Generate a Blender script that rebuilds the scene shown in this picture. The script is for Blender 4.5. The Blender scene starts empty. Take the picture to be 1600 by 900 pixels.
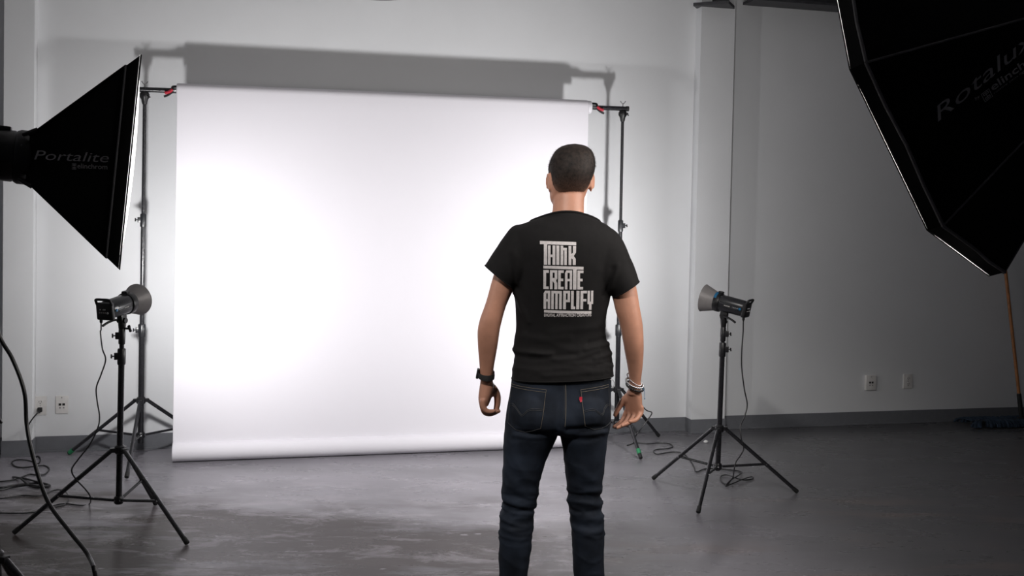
import bpy, bmesh, math, random
import numpy as np
from math import sin, cos, tan, pi, radians, atan2, sqrt
from mathutils import Vector, Matrix, noise
from mathutils.bvhtree import BVHTree
random.seed(4)
SC = bpy.context.scene
COL = SC.collection

# ------------------------------------------------------------------ camera
F, PITCH, ROLL, CAMH, HOR = 1600.0, radians(1.7), 0.020, 1.56, 340.0
PY0 = HOR + F*tan(PITCH)
FW = Vector((0, cos(PITCH), -sin(PITCH)))
U0 = Vector((0, sin(PITCH), cos(PITCH)))
R0 = Vector((1, 0, 0))
RT = R0*cos(ROLL) + U0*sin(ROLL)
UP = U0*cos(ROLL) - R0*sin(ROLL)
CC = Vector((0, 0, CAMH))
cam_d = bpy.data.cameras.new('camera')
cam_d.sensor_width = 36.0
cam_d.lens = F/1600*36.0
cam_d.shift_y = -(450-PY0)/1600.0
cam_d.clip_start = 0.05
cam = bpy.data.objects.new('camera', cam_d)
COL.objects.link(cam)
rot = Matrix((RT, UP, -FW)).transposed().to_4x4()
cam.matrix_world = Matrix.Translation(CC) @ rot
SC.camera = cam

def ray(px, py): return FW + RT*((px-800)/F) + UP*((PY0-py)/F)
def at(px, py, Y):
    d = ray(px, py); return CC + d*(Y/d.y)
def fl(px, py, z=0.0):
    d = ray(px, py); return CC + d*((z-CAMH)/d.z)
def onplane(px, py, p0, n):
    d = ray(px, py); return CC + d*((p0-CC).dot(n)/d.dot(n))

# ------------------------------------------------------------------ exposure, world, lamps' strengths
SC.view_settings.view_transform = 'Standard'
try: SC.view_settings.look = 'None'
except Exception: pass
SC.view_settings.exposure = 0.0
SC.view_settings.gamma = 1.0
SC.view_settings.use_curve_mapping = False
W = bpy.data.worlds.new('studio_gloom'); SC.world = W
W.use_nodes = True
W.node_tree.nodes['Background'].inputs[0].default_value = (0.80, 0.86, 1.0, 1)
W.node_tree.nodes['Background'].inputs[1].default_value = 0.022
STROBE_L, STROBE_R = (38.0, 70.0), (58.0, 88.0)      # bare tube, beam of the reflector
BEAM = radians(156)
FILL_SPOT = 310.0  # strength of the added, unseen fill lamp behind the man
SOFTBOX_GLOW, OCTA_GLOW = 2.6, 6.5

# ------------------------------------------------------------------ materials
def mat(name, col, rough=0.5, metal=0.0, var=0.06, scale=30.0, bump=0.0, bscale=200.0, emis=None, spec=0.5, coat=0.0):
    m = bpy.data.materials.new(name); m.use_nodes = True
    nt = m.node_tree; b = nt.nodes['Principled BSDF']
    tc = nt.nodes.new('ShaderNodeTexCoord')
    no = nt.nodes.new('ShaderNodeTexNoise'); no.inputs['Scale'].default_value = scale; no.inputs['Detail'].default_value = 4
    nt.links.new(tc.outputs['Object'], no.inputs['Vector'])
    rp = nt.nodes.new('ShaderNodeValToRGB')
    rp.color_ramp.elements[0].position = 0.3; rp.color_ramp.elements[1].position = 0.7
    rp.color_ramp.elements[0].color = tuple(c*(1-var) for c in col)+(1,)
    rp.color_ramp.elements[1].color = tuple(min(1, c*(1+var)) for c in col)+(1,)
    nt.links.new(no.outputs['Fac'], rp.inputs['Fac'])
    nt.links.new(rp.outputs['Color'], b.inputs['Base Color'])
    b.inputs['Roughness'].default_value = rough
    b.inputs['Metallic'].default_value = metal
    b.inputs['Specular IOR Level'].default_value = spec
    if coat: b.inputs['Coat Weight'].default_value = coat
    if bump:
        n2 = nt.nodes.new('ShaderNodeTexNoise'); n2.inputs['Scale'].default_value = bscale; n2.inputs['Detail'].default_value = 3
        nt.links.new(tc.outputs['Object'], n2.inputs['Vector'])
        bp = nt.nodes.new('ShaderNodeBump'); bp.inputs['Strength'].default_value = bump; bp.inputs['Distance'].default_value = 0.002
        nt.links.new(n2.outputs['Fac'], bp.inputs['Height']); nt.links.new(bp.outputs['Normal'], b.inputs['Normal'])
    if emis:
        b.inputs['Emission Color'].default_value = tuple(emis[0])+(1,)
        b.inputs['Emission Strength'].default_value = emis[1]
    return m

M = {}
M['wall'] = mat('painted_wall', (0.745, 0.755, 0.770), 0.55, var=0.015, scale=3, bump=0.10, bscale=160)
M['base'] = mat('grey_vinyl_base', (0.155, 0.16, 0.175), 0.45, var=0.05)
M['steel'] = mat('dark_steel_beam', (0.045, 0.045, 0.05), 0.5, var=0.2)
M['paper'] = mat('white_paper', (0.785, 0.766, 0.812), 0.7, var=0.006, scale=2, spec=0.2)
M['black_metal'] = mat('black_anodised', (0.013, 0.013, 0.015), 0.32, var=0.1)
M['tube'] = mat('stand_tube', (0.016, 0.016, 0.019), 0.24, var=0.1, spec=0.6)
M['chrome'] = mat('chrome', (0.6, 0.6, 0.62), 0.22, 1.0)
M['rubber'] = mat('black_rubber', (0.012, 0.012, 0.012), 0.7)
M['green'] = mat('green_tape', (0.02, 0.22, 0.09), 0.55)
M['white_tape'] = mat('white_tape', (0.8, 0.8, 0.8), 0.6)
M['red'] = mat('red_grip', (0.45, 0.015, 0.035), 0.4)
M['strobe'] = mat('strobe_casing', (0.018, 0.019, 0.022), 0.3, var=0.12, spec=0.6)
M['strobe_dark'] = mat('strobe_plastic', (0.008, 0.008, 0.009), 0.4)
M['reflector'] = mat('grey_reflector', (0.30, 0.285, 0.285), 0.42, 0.15, var=0.06)
M['silver'] = mat('silver_inside', (0.75, 0.75, 0.75), 0.35, 0.9)
M['frost'] = mat('frosted_dome', (0.9, 0.9, 0.9), 0.5, emis=((1, 0.98, 0.95), 3.0))
M['blue'] = mat('blue_band', (0.01, 0.14, 0.30), 0.4)
M['mark_grey'] = mat('pale_marking', (0.45, 0.46, 0.48), 0.5)
M['cloth'] = mat('softbox_cloth', (0.0035, 0.0035, 0.004), 0.75, bump=0.1, bscale=400, spec=0.15)
M['cloth_rim'] = mat('softbox_rim', (0.006, 0.006, 0.0065), 0.75, spec=0.15)
M['piping'] = mat('grey_piping', (0.16, 0.155, 0.16), 0.7, spec=0.2)
M['letter'] = mat('grey_print', (0.42, 0.41, 0.42), 0.7, spec=0.2)
M['diffuser'] = mat('diffuser_cloth', (0.85, 0.85, 0.85), 0.8, emis=((1.0, 0.97, 0.95), SOFTBOX_GLOW))
M['diffuser_big'] = mat('octagonal_diffuser_cloth', (0.85, 0.85, 0.85), 0.8, emis=((1.0, 0.95, 0.90), OCTA_GLOW))
M['cable'] = mat('black_cable', (0.010, 0.010, 0.011), 0.4)
M['plate'] = mat('ivory_plate', (0.72, 0.70, 0.68), 0.4)
M['socket'] = mat('dark_socket', (0.02, 0.018, 0.016), 0.5)
M['wood'] = mat('orange_wood', (0.42, 0.17, 0.06), 0.45, var=0.25, scale=14)
M['mop'] = mat('blue_yarn', (0.018, 0.034, 0.06), 0.9, var=0.35, scale=40)
M['lamp_shade'] = mat('grey_shade', (0.12, 0.12, 0.12), 0.4)
M['skin'] = mat('skin', (0.48, 0.235, 0.155), 0.5, var=0.12, scale=18, bump=0.06, bscale=260)
M['shirt'] = mat('black_cotton', (0.0085, 0.0078, 0.008), 0.85, var=0.12, scale=60, bump=0.12, bscale=900, spec=0.2)
M['print'] = mat('shirt_print', (0.60, 0.56, 0.555), 0.8, var=0.10, scale=120)
M['thread'] = mat('tan_thread', (0.16, 0.135, 0.105), 0.8)
M['thread_dim'] = mat('dim_thread', (0.055, 0.055, 0.058), 0.8)
M['leather'] = mat('black_shoe', (0.012, 0.011, 0.010), 0.4)
M['eye'] = mat('eye_white', (0.75, 0.72, 0.7), 0.2)
M['iris'] = mat('eye_iris', (0.05, 0.04, 0.03), 0.2)
M['beads'] = mat('black_beads', (0.02, 0.018, 0.018), 0.25)
M['scrap'] = mat('white_scrap', (0.75, 0.75, 0.75), 0.8)

def denim():
    m = mat('dark_denim', (0.0105, 0.0138, 0.021), 0.8, var=0.25, scale=25, bump=0.15, bscale=1200, spec=0.2)
    nt = m.node_tree; b = nt.nodes['Principled BSDF']
    src = b.inputs['Base Color'].links[0].from_socket
    tc = nt.nodes.new('ShaderNodeTexCoord')
    no = nt.nodes.new('ShaderNodeTexNoise'); no.inputs['Scale'].default_value = 7; no.inputs['Detail'].default_value = 5
    nt.links.new(tc.outputs['Object'], no.inputs['Vector'])
    rp = nt.nodes.new('ShaderNodeValToRGB'); rp.color_ramp.elements[0].position = 0.45; rp.color_ramp.elements[1].position = 0.75
    nt.links.new(no.outputs['Fac'], rp.inputs['Fac'])
    mx = nt.nodes.new('ShaderNodeMixRGB'); mx.inputs[2].default_value = (0.022, 0.030, 0.047, 1)
    nt.links.new(rp.outputs['Color'], mx.inputs[0]); nt.links.new(src, mx.inputs[1]); nt.links.new(mx.outputs[0], b.inputs['Base Color'])
    return m
M['denim'] = denim()

def floor_mat():
    m = bpy.data.materials.new('stained_concrete'); m.use_nodes = True
    nt = m.node_tree; L = nt.links; b = nt.nodes['Principled BSDF']
    tc = nt.nodes.new('ShaderNodeTexCoord')
    def mapn(scale, rotz=0.2, loc=(0, 0, 0)):
        q = nt.nodes.new('ShaderNodeMapping'); q.inputs['Scale'].default_value = scale; q.inputs['Rotation'].default_value = (0, 0, rotz); q.inputs['Location'].default_value = loc
        L.new(tc.outputs['Object'], q.inputs['Vector']); return q.outputs[0]
    def nz(vec, scale, detail=6, rough=0.6, dist=0.0):
        q = nt.nodes.new('ShaderNodeTexNoise'); q.inputs['Scale'].default_value = scale; q.inputs['Detail'].default_value = detail
        q.inputs['Roughness'].default_value = rough; q.inputs['Distortion'].default_value = dist
        L.new(vec, q.inputs['Vector']); return q.outputs['Fac']
    def ramp(f, a, bb):
        q = nt.nodes.new('ShaderNodeMapRange'); q.inputs[1].default_value = a; q.inputs[2].default_value = bb; L.new(f, q.inputs[0]); return q.outputs[0]
    def math_(op, a, c):
        q = nt.nodes.new('ShaderNodeMath'); q.operation = op
        for i, v in enumerate((a, c)):
            if isinstance(v, (int, float)): q.inputs[i].default_value = v
            else: L.new(v, q.inputs[i])
        q.use_clamp = op != 'SUBTRACT'
        return q.outputs[0]
    def mix(f, a, c):
        q = nt.nodes.new('ShaderNodeMixRGB')
        L.new(f, q.inputs[0])
        for i, v in ((1, a), (2, c)):
            if isinstance(v, tuple): q.inputs[i].default_value = v+(1,)
            else: L.new(v, q.inputs[i])
        return q.outputs[0]
    sep = nt.nodes.new('ShaderNodeSeparateXYZ'); L.new(tc.outputs['Object'], sep.inputs[0])
    X, Y = sep.outputs[0], sep.outputs[1]
    grey = mix(nz(mapn((1, 1, 1)), 1.3, 5), (0.074, 0.073, 0.078), (0.112, 0.111, 0.119))
    # worn brown traffic zone in front of the paper
    wob = math_('MULTIPLY', math_('SUBTRACT', nz(mapn((0.6, 1, 1)), 1.1, 4), 0.5), 1)
    wob = nz(mapn((0.5, 1.0, 1)), 1.4, 5)
    q = nt.nodes.new('ShaderNodeMath'); q.operation = 'MULTIPLY_ADD'; L.new(wob, q.inputs[0]); q.inputs[1].default_value = -2.2; L.new(Y, q.inputs[2])
    zy = ramp(q.outputs[0], 4.45, 4.05)
    zx = ramp(X, 0.9, 0.1)
    zone = math_('MULTIPLY', zy, zx)
    brown = mix(nz(mapn((0.5, 1.6, 1)), 3.0, 7), (0.022, 0.0160, 0.0135), (0.072, 0.056, 0.051))
    # patchy pale tone, painting in brighter light and paper reflection toward the left
    lit_tone = math_('MULTIPLY', ramp(X, 1.9, 0.6), ramp(nz(mapn((0.4, 0.9, 1), 0.1, (2, 3, 0)), 1.1, 5), 0.25, 0.6))
    mixl = mix(math_('MULTIPLY', lit_tone, 0.8), grey, (0.325, 0.308, 0.345))
    c = mix(math_('MULTIPLY', zone, ramp(nz(mapn((0.45, 1.5, 1), 0.1), 2.2, 6, 0.65), 0.33, 0.45)), mixl, brown)
    # pale paint smears left of the person
    lz = math_('MULTIPLY', ramp(X, 1.0, 0.2), ramp(Y, 6.6, 5.2))
    sm = ramp(nz(mapn((0.7, 1.5, 1), 0.15, (3, 1, 0)), 4.0, 8, 0.72, 0.5), 0.52, 0.60)
    c = mix(math_('MULTIPLY', math_('MULTIPLY', sm, lz), math_('SUBTRACT', 0.60, math_('MULTIPLY', zone, 0.25))), c, (0.42, 0.395, 0.43))
    sm2 = ramp(nz(mapn((1.0, 2.0, 1), -0.1, (7, 2, 0)), 10.0, 6, 0.6, 0.6), 0.64, 0.70)
    c = mix(math_('MULTIPLY', math_('MULTIPLY', sm2, lz), 0.6), c, (0.50, 0.48, 0.52))
    st = ramp(nz(mapn((0.6, 1.6, 1), 0.12, (11, 4, 0)), 3.6, 9, 0.76, 0.7), 0.57, 0.68)
    c = mix(math_('MULTIPLY', math_('MULTIPLY', st, zone), 0.5), c, (0.25, 0.23, 0.25))
    dk = ramp(nz(mapn((0.7, 1.5, 1), 0.1, (5, 8, 0)), 2.4, 8, 0.7, 0.4), 0.57, 0.66)
    c = mix(math_('MULTIPLY', math_('MULTIPLY', dk, zone), 0.85), c, (0.022, 0.016, 0.013))
    # rusty blush on the right
    rb = math_('MULTIPLY', ramp(nz(mapn((0.5, 2.2, 1), 0.05, (1, 5, 0)), 1.8, 5), 0.54, 0.70), math_('MULTIPLY', ramp(X, 0.2, 0.5), ramp(Y, 6.3, 5.4)))
    c = mix(math_('MULTIPLY', rb, 0.45), c, (0.20, 0.145, 0.125))
    sp = ramp(nz(mapn((1, 1, 1), 0, (9, 9, 0)), 38, 2, 0.4), 0.745, 0.765)
    c = mix(math_('MULTIPLY', sp, 0.8), c, (0.035, 0.03, 0.03))
    L.new(c, b.inputs['Base Color'])
    sp_ = nt.nodes.new('ShaderNodeMapRange'); sp_.inputs[3].default_value = 0.55; sp_.inputs[4].default_value = 0.16; L.new(zone, sp_.inputs[0]); L.new(sp_.outputs[0], b.inputs['Specular IOR Level'])
    rg = nt.nodes.new('ShaderNodeMapRange'); rg.inputs[3].default_value = 0.19; rg.inputs[4].default_value = 0.38
    L.new(nz(mapn((0.6, 1.6, 1)), 3.5, 6), rg.inputs[0]); L.new(rg.outputs[0], b.inputs['Roughness'])
    bp = nt.nodes.new('ShaderNodeBump'); bp.inputs['Strength'].default_value = 0.12; bp.inputs['Distance'].default_value = 0.004
    L.new(nz(mapn((0.7, 1.5, 1)), 16, 5), bp.inputs['Height']); L.new(bp.outputs[0], b.inputs['Normal'])
    return m
M['floor'] = floor_mat()

# ------------------------------------------------------------------ mesh helpers
def link(o, parent=None):
    COL.objects.link(o)
    if parent is not None:
        o.parent = parent
        r = parent
        T = Matrix.Identity(4)
        while r is not None:
            T = T @ Matrix.Translation(-r.location) if r.type == 'EMPTY' else T
            r = r.parent
        o.matrix_parent_inverse = T
    return o
def obj(name, bm, m, parent=None, smooth=True, angle=40):
    me = bm if isinstance(bm, bpy.types.Mesh) else bpy.data.meshes.new(name)
    if not isinstance(bm, bpy.types.Mesh):
        bmesh.ops.recalc_face_normals(bm, faces=bm.faces)
        bm.to_mesh(me); bm.free()
    me.name = name
    me.materials.clear(); me.materials.append(m)
    if smooth:
        me.polygons.foreach_set('use_smooth', [True]*len(me.polygons))
        try: me.set_sharp_from_angle(angle=radians(angle))
        except Exception: pass
    o = bpy.data.objects.new(name, me)
    # children of mesh parts: keep world coords, parents are never moved
    COL.objects.link(o)
    if parent is not None:
        o.parent = parent
        root = parent
        while root.parent is not None: root = root.parent
        if root.type == 'EMPTY' and parent.type == 'EMPTY':
            o.matrix_parent_inverse = Matrix.Translation(-root.location)
    return o
def thing(name, label, cat, loc=(0, 0, 0), group=None):
    o = bpy.data.objects.new(name, None); COL.objects.link(o)
    o.empty_display_size = 0.1
    o.location = loc; o['label'] = label; o['category'] = cat
    if group: o['group'] = group
    return o
def tag(o, label, cat, group=None):
    o['label'] = label; o['category'] = cat
    if group: o['group'] = group
    return o
def struct(name, bm, m, smooth=False):
    o = obj(name, bm, m, None, smooth); o['kind'] = 'structure'; return o
def B(): return bmesh.new()
def frame(f, up=Vector((0, 0, 1)), loc=Vector((0, 0, 0))):
    f = f.normalized(); r = f.cross(up)
    if r.length < 1e-4: r = f.cross(Vector((1, 0, 0)))
    r.normalize(); u = r.cross(f)
    m = Matrix((r, u, f)).transposed().to_4x4()      # local x=right y=up z=forward
    return Matrix.Translation(loc) @ m
def box(bm, c, s, R=None, bev=0.0, seg=2):
    r = bmesh.ops.create_cube(bm, size=1.0)
    vs = r['verts']
    for v in vs: v.co = Vector((v.co.x*s[0], v.co.y*s[1], v.co.z*s[2]))
    if bev > 0:
        es = list({e for v in vs for e in v.link_edges})
        rr = bmesh.ops.bevel(bm, geom=es, offset=bev, segments=seg, affect='EDGES', profile=0.6)
        vs = list({v for f in rr['faces'] for v in f.verts} | {v for v in vs if v.is_valid})
    for v in vs:
        p = v.co.copy()
        if R is not None: p = R.to_3x3() @ p
        v.co = p + Vector(c)
def loft(bm, rings, cap0=True, cap1=True, closed=True):
    V = [[bm.verts.new(p) for p in r] for r in rings]
    n = len(V[0])
    for a, b in zip(V[:-1], V[1:]):
        for i in range(n if closed else n-1):
            j = (i+1) % n
            bm.faces.new((a[i], a[j], b[j], b[i]))
    if closed and cap0: bm.faces.new(V[0][::-1])
    if closed and cap1: bm.faces.new(V[-1])
    return V
def catmull(pts, n=6):
    pts = [Vector(p) for p in pts]
    if len(pts) < 3: return pts
    out = []
    P = [pts[0]*2-pts[1]] + pts + [pts[-1]*2-pts[-2]]
    for i in range(1, len(P)-2):
        for k in range(n):
            t = k/n
            a, b, c, d = P[i-1], P[i], P[i+1], P[i+2]
            out.append(0.5*((2*b)+(c-a)*t+(2*a-5*b+4*c-d)*t*t+(3*b-a-3*c+d)*t**3))
    out.append(pts[-1])
    return out
def tube(bm, pts, rad, n=10, caps=True):
    pts = [Vector(p) for p in pts]
    if not isinstance(rad, (list, tuple)): rad = [rad]*len(pts)
    rings = []; prev = None
    for i, p in enumerate(pts):
        t = (pts[min(i+1, len(pts)-1)]-pts[max(i-1, 0)]).normalized()
        if prev is None:
            a = t.cross(Vector((0, 0, 1)))
            if a.length < 0.05: a = t.cross(Vector((0, 1, 0)))
            a.normalize()
        else:
            a = prev - t*prev.dot(t); a.normalize()
        prev = a; b = t.cross(a)
        rings.append([p + (a*cos(2*pi*k/n)+b*sin(2*pi*k/n))*rad[i] for k in range(n)])
    loft(bm, rings, caps, caps)
def lathe(bm, prof, Mx, n=32, cap0=False, cap1=False, sq=2.0):
    rings = []
    for r, z in prof:
        ring = []
        for k in range(n):
            t = 2*pi*k/n; c, s = cos(t), sin(t)
            x = abs(c)**(2/sq)*(1 if c >= 0 else -1)*r; y = abs(s)**(2/sq)*(1 if s >= 0 else -1)*r
            ring.append(Mx @ Vector((x, y, z)))
        rings.append(ring)
    loft(bm, rings, cap0, cap1)
def ball(bm, c, s, R=None, u=16, v=10):
    m = Matrix.Translation(c) @ (R.to_4x4() if R is not None else Matrix.Identity(4)) @ Matrix.Diagonal((s[0], s[1], s[2], 1))
    bmesh.ops.create_uvsphere(bm, u_segments=u, v_segments=v, radius=1.0, matrix=m)
def xf(bm, Mx):
    for v in bm.verts: v.co = Mx @ v.co
def poly(bm, pts): return bm.faces.new([bm.verts.new(p) for p in pts])

def text_mesh(s, size=1.0, shear=0.0, bold=0.0):
    cu = bpy.data.curves.new('lettering', 'FONT'); cu.body = s; cu.size = size; cu.shear = shear; cu.offset = bold; cu.resolution_u = 3
    o = bpy.data.objects.new('lettering', cu); COL.objects.link(o)
    dg = bpy.context.evaluated_depsgraph_get(); dg.update()
    me = bpy.data.meshes.new_from_object(o.evaluated_get(dg))
    bpy.data.objects.remove(o); bpy.data.curves.remove(cu)
    return me
def text_bm(s, shear=0.0, bold=0.0):
    """lettering normalised: x 0..1 over its width, y 0 at baseline, 1 at cap height"""
    me = text_mesh(s, 1.0, shear, bold)
    bm = B(); bm.from_mesh(me); bpy.data.meshes.remove(me)
    x0 = min(v.co.x for v in bm.verts); x1 = max(v.co.x for v in bm.verts)
    for v in bm.verts: v.co = Vector(((v.co.x-x0)/(x1-x0), v.co.y/0.70, 0))
    return bm

# ------------------------------------------------------------------ the room
A0, A1 = fl(52, 707), fl(1593, 655)
TH = atan2(A1.y-A0.y, A1.x-A0.x)
WU = Vector((cos(TH), sin(TH), 0)); WN = Vector((sin(TH), -cos(TH), 0))
def wall(s, off=0.0, z=0.0): return A0 + WU*s + WN*off + Vector((0, 0, z))
def Wp(px, py, off=0.0): return onplane(px, py, A0+WN*off, WN)
def sof(p): return (p-A0).dot(WU)
RW = Matrix.Rotation(TH, 4, 'Z')
def wbox(bm, s0, s1, o0, o1, z0, z1, bev=0.0):
    box(bm, wall((s0+s1)/2, (o0+o1)/2, (z0+z1)/2), (abs(s1-s0), abs(o1-o0), abs(z1-z0)), RW, bev)
CEIL = 4.2
bm = B(); bmesh.ops.create_grid(bm, x_segments=2, y_segments=2, size=0.5)
for v in bm.verts: v.co = Vector((v.co.x*18+1.0, v.co.y*16+1.5, 0))
struct('floor', bm, M['floor'])
bm = B(); wbox(bm, -1.95, 9.0, -0.12, 0.0, 0.0, CEIL); struct('wall_back', bm, M['wall'])
bm = B(); box(bm, (1, 2, CEIL+0.1), (18, 15.5, 0.2)); struct('ceiling', bm, mat('grey_ceiling', (0.75, 0.75, 0.76), 0.8))
bm = B(); box(bm, (-5.06, 1.5, CEIL/2), (0.12, 12, CEIL)); struct('wall_left', bm, M['wall'])
PR = 0.10
sL1 = sof(Wp(50, 690, PR)); sL0 = sof(Wp(3, 690, PR))
sR0 = sof(Wp(1080, 660, PR)); sR1 = sof(Wp(1132, 655, PR))
bm = B(); wbox(bm, sL0, sL1, 0, PR, 0, CEIL); struct('wall_column_left', bm, M['wall'])
bm = B(); wbox(bm, sR0, sR1, 0, PR, 0, CEIL); struct('wall_column_right', bm, M['wall'])
bm = B()
bt, bh = 0.006, 0.102
for s0, s1, o in ((-1.95, sL0, 0), (sL0-bt, sL1+bt, PR), (sL1, sR0, 0), (sR0-bt, sR1+bt, PR), (sR1, 9.0, 0)):
    wbox(bm, s0, s1, o, o+bt, 0, bh, 0.002)
    # coved toe
    wbox(bm, s0, s1, o, o+bt*2.2, 0, 0.012, 0.002)
for s, sg in ((sL1, 1), (sR0, -1), (sL0, -1), (sR1, 1)):
    wbox(bm, s, s+sg*bt, 0, PR+bt, 0, bh, 0.002)
struct('baseboard_back', bm, M['base'])
# steel along the top of the wall, right of the pier
pb = Wp(1290, 8, 0.22)
bm = B(); s0 = sR1+0.10
zb = pb.z
for (o0, o1, z0, z1) in ((0.02, 0.22, zb, zb+0.02), (0.11, 0.125, zb+0.02, zb+0.28), (0.02, 0.22, zb+0.28, zb+0.30)):
    wbox(bm, s0, s0+4.8, o0, o1, z0, z1)
struct('trim_1', bm, M['steel'])
pc = Wp(1131, 7, PR+0.12)
bm = B(); Rb = Matrix.Rotation(TH-radians(38), 4, 'Z')
cB = wall(sof(pc)-0.02, 0.10, pc.z)
box(bm, cB+Vector((0, 0, 0.012)), (0.26, 0.20, 0.024), Rb, 0.004)
box(bm, cB+Vector((0, 0, 0.16)), (0.22, 0.018, 0.28), Rb, 0.003)
box(bm, cB+Vector((0, 0, 0.31)), (0.26, 0.20, 0.024), Rb, 0.004)
struct('trim_2', bm, M['steel'])

# hanging lamp whose rim just enters the frame
lp = at(585, 0, 5.9); lz = lp.z+0.060
T = thing('pendant_lamp', 'grey round pendant lamp hanging above the white backdrop, only its rim in view', 'lamp', (lp.x, lp.y+0.1, lz))
c = Vector((lp.x, lp.y+0.1, lz)); Mx = Matrix.Translation(c)
bm = B(); lathe(bm, [(0.20, 0.0), (0.203, 0.008), (0.19, 0.05), (0.13, 0.12), (0.06, 0.17), (0.045, 0.22), (0.02, 0.225), (0.018, 0.2), (0.05, 0.16), (0.12, 0.11), (0.18, 0.05), (0.194, 0.004), (0.20, 0.0)], Mx, 40)
obj('lamp_shade', bm, M['lamp_shade'], T)
bm = B(); tube(bm, [c+Vector((0, 0, 0.21)), Vector((c.x, c.y, CEIL))], 0.006, 8); obj('cord', bm, M['cable'], T)
bm = B(); ball(bm, c+Vector((0, 0, 0.09)), (0.035, 0.035, 0.05)); obj('bulb', bm, mat('unlit_bulb', (0.5, 0.5, 0.48), 0.3), T)

# added fill spotlight above and behind the camera, to light the man's back
lp = Vector((-0.9, 1.0, 3.7)); aim = Vector((0.22, 3.75, 1.28)); ld_ = (aim-lp).normalized()
T = thing('added_fill_spot', 'added unseen spotlight lighting the back of the man from above the camera', 'lamp', lp)
Mx = frame(ld_, Vector((0, 0, 1)), lp)
bm = B(); lathe(bm, [(0.03, -0.16), (0.09, -0.15), (0.10, -0.12), (0.115, 0.06), (0.108, 0.06), (0.09, -0.10), (0.0, -0.11)], Mx, 32); obj('housing', bm, M['black_metal'], T)
bm = B(); tube(bm, [lp+Vector((0, 0, 0.10)), Vector((lp.x, lp.y, CEIL))], 0.012, 10); obj('stem', bm, M['black_metal'], T)
ld = bpy.data.lights.new('fill_light', 'SPOT'); ld.energy = FILL_SPOT; ld.spot_size = radians(40); ld.spot_blend = 0.85; ld.shadow_soft_size = 0.09; ld.color = (1.0, 0.965, 0.93)
lo = bpy.data.objects.new('fill_light', ld); COL.objects.link(lo)
lo.matrix_world = frame(-ld_, Vector((0, 0, 1)), lp+ld_*0.07)
lo.parent = T; lo.matrix_parent_inverse = Matrix.Translation(-T.location)

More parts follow.
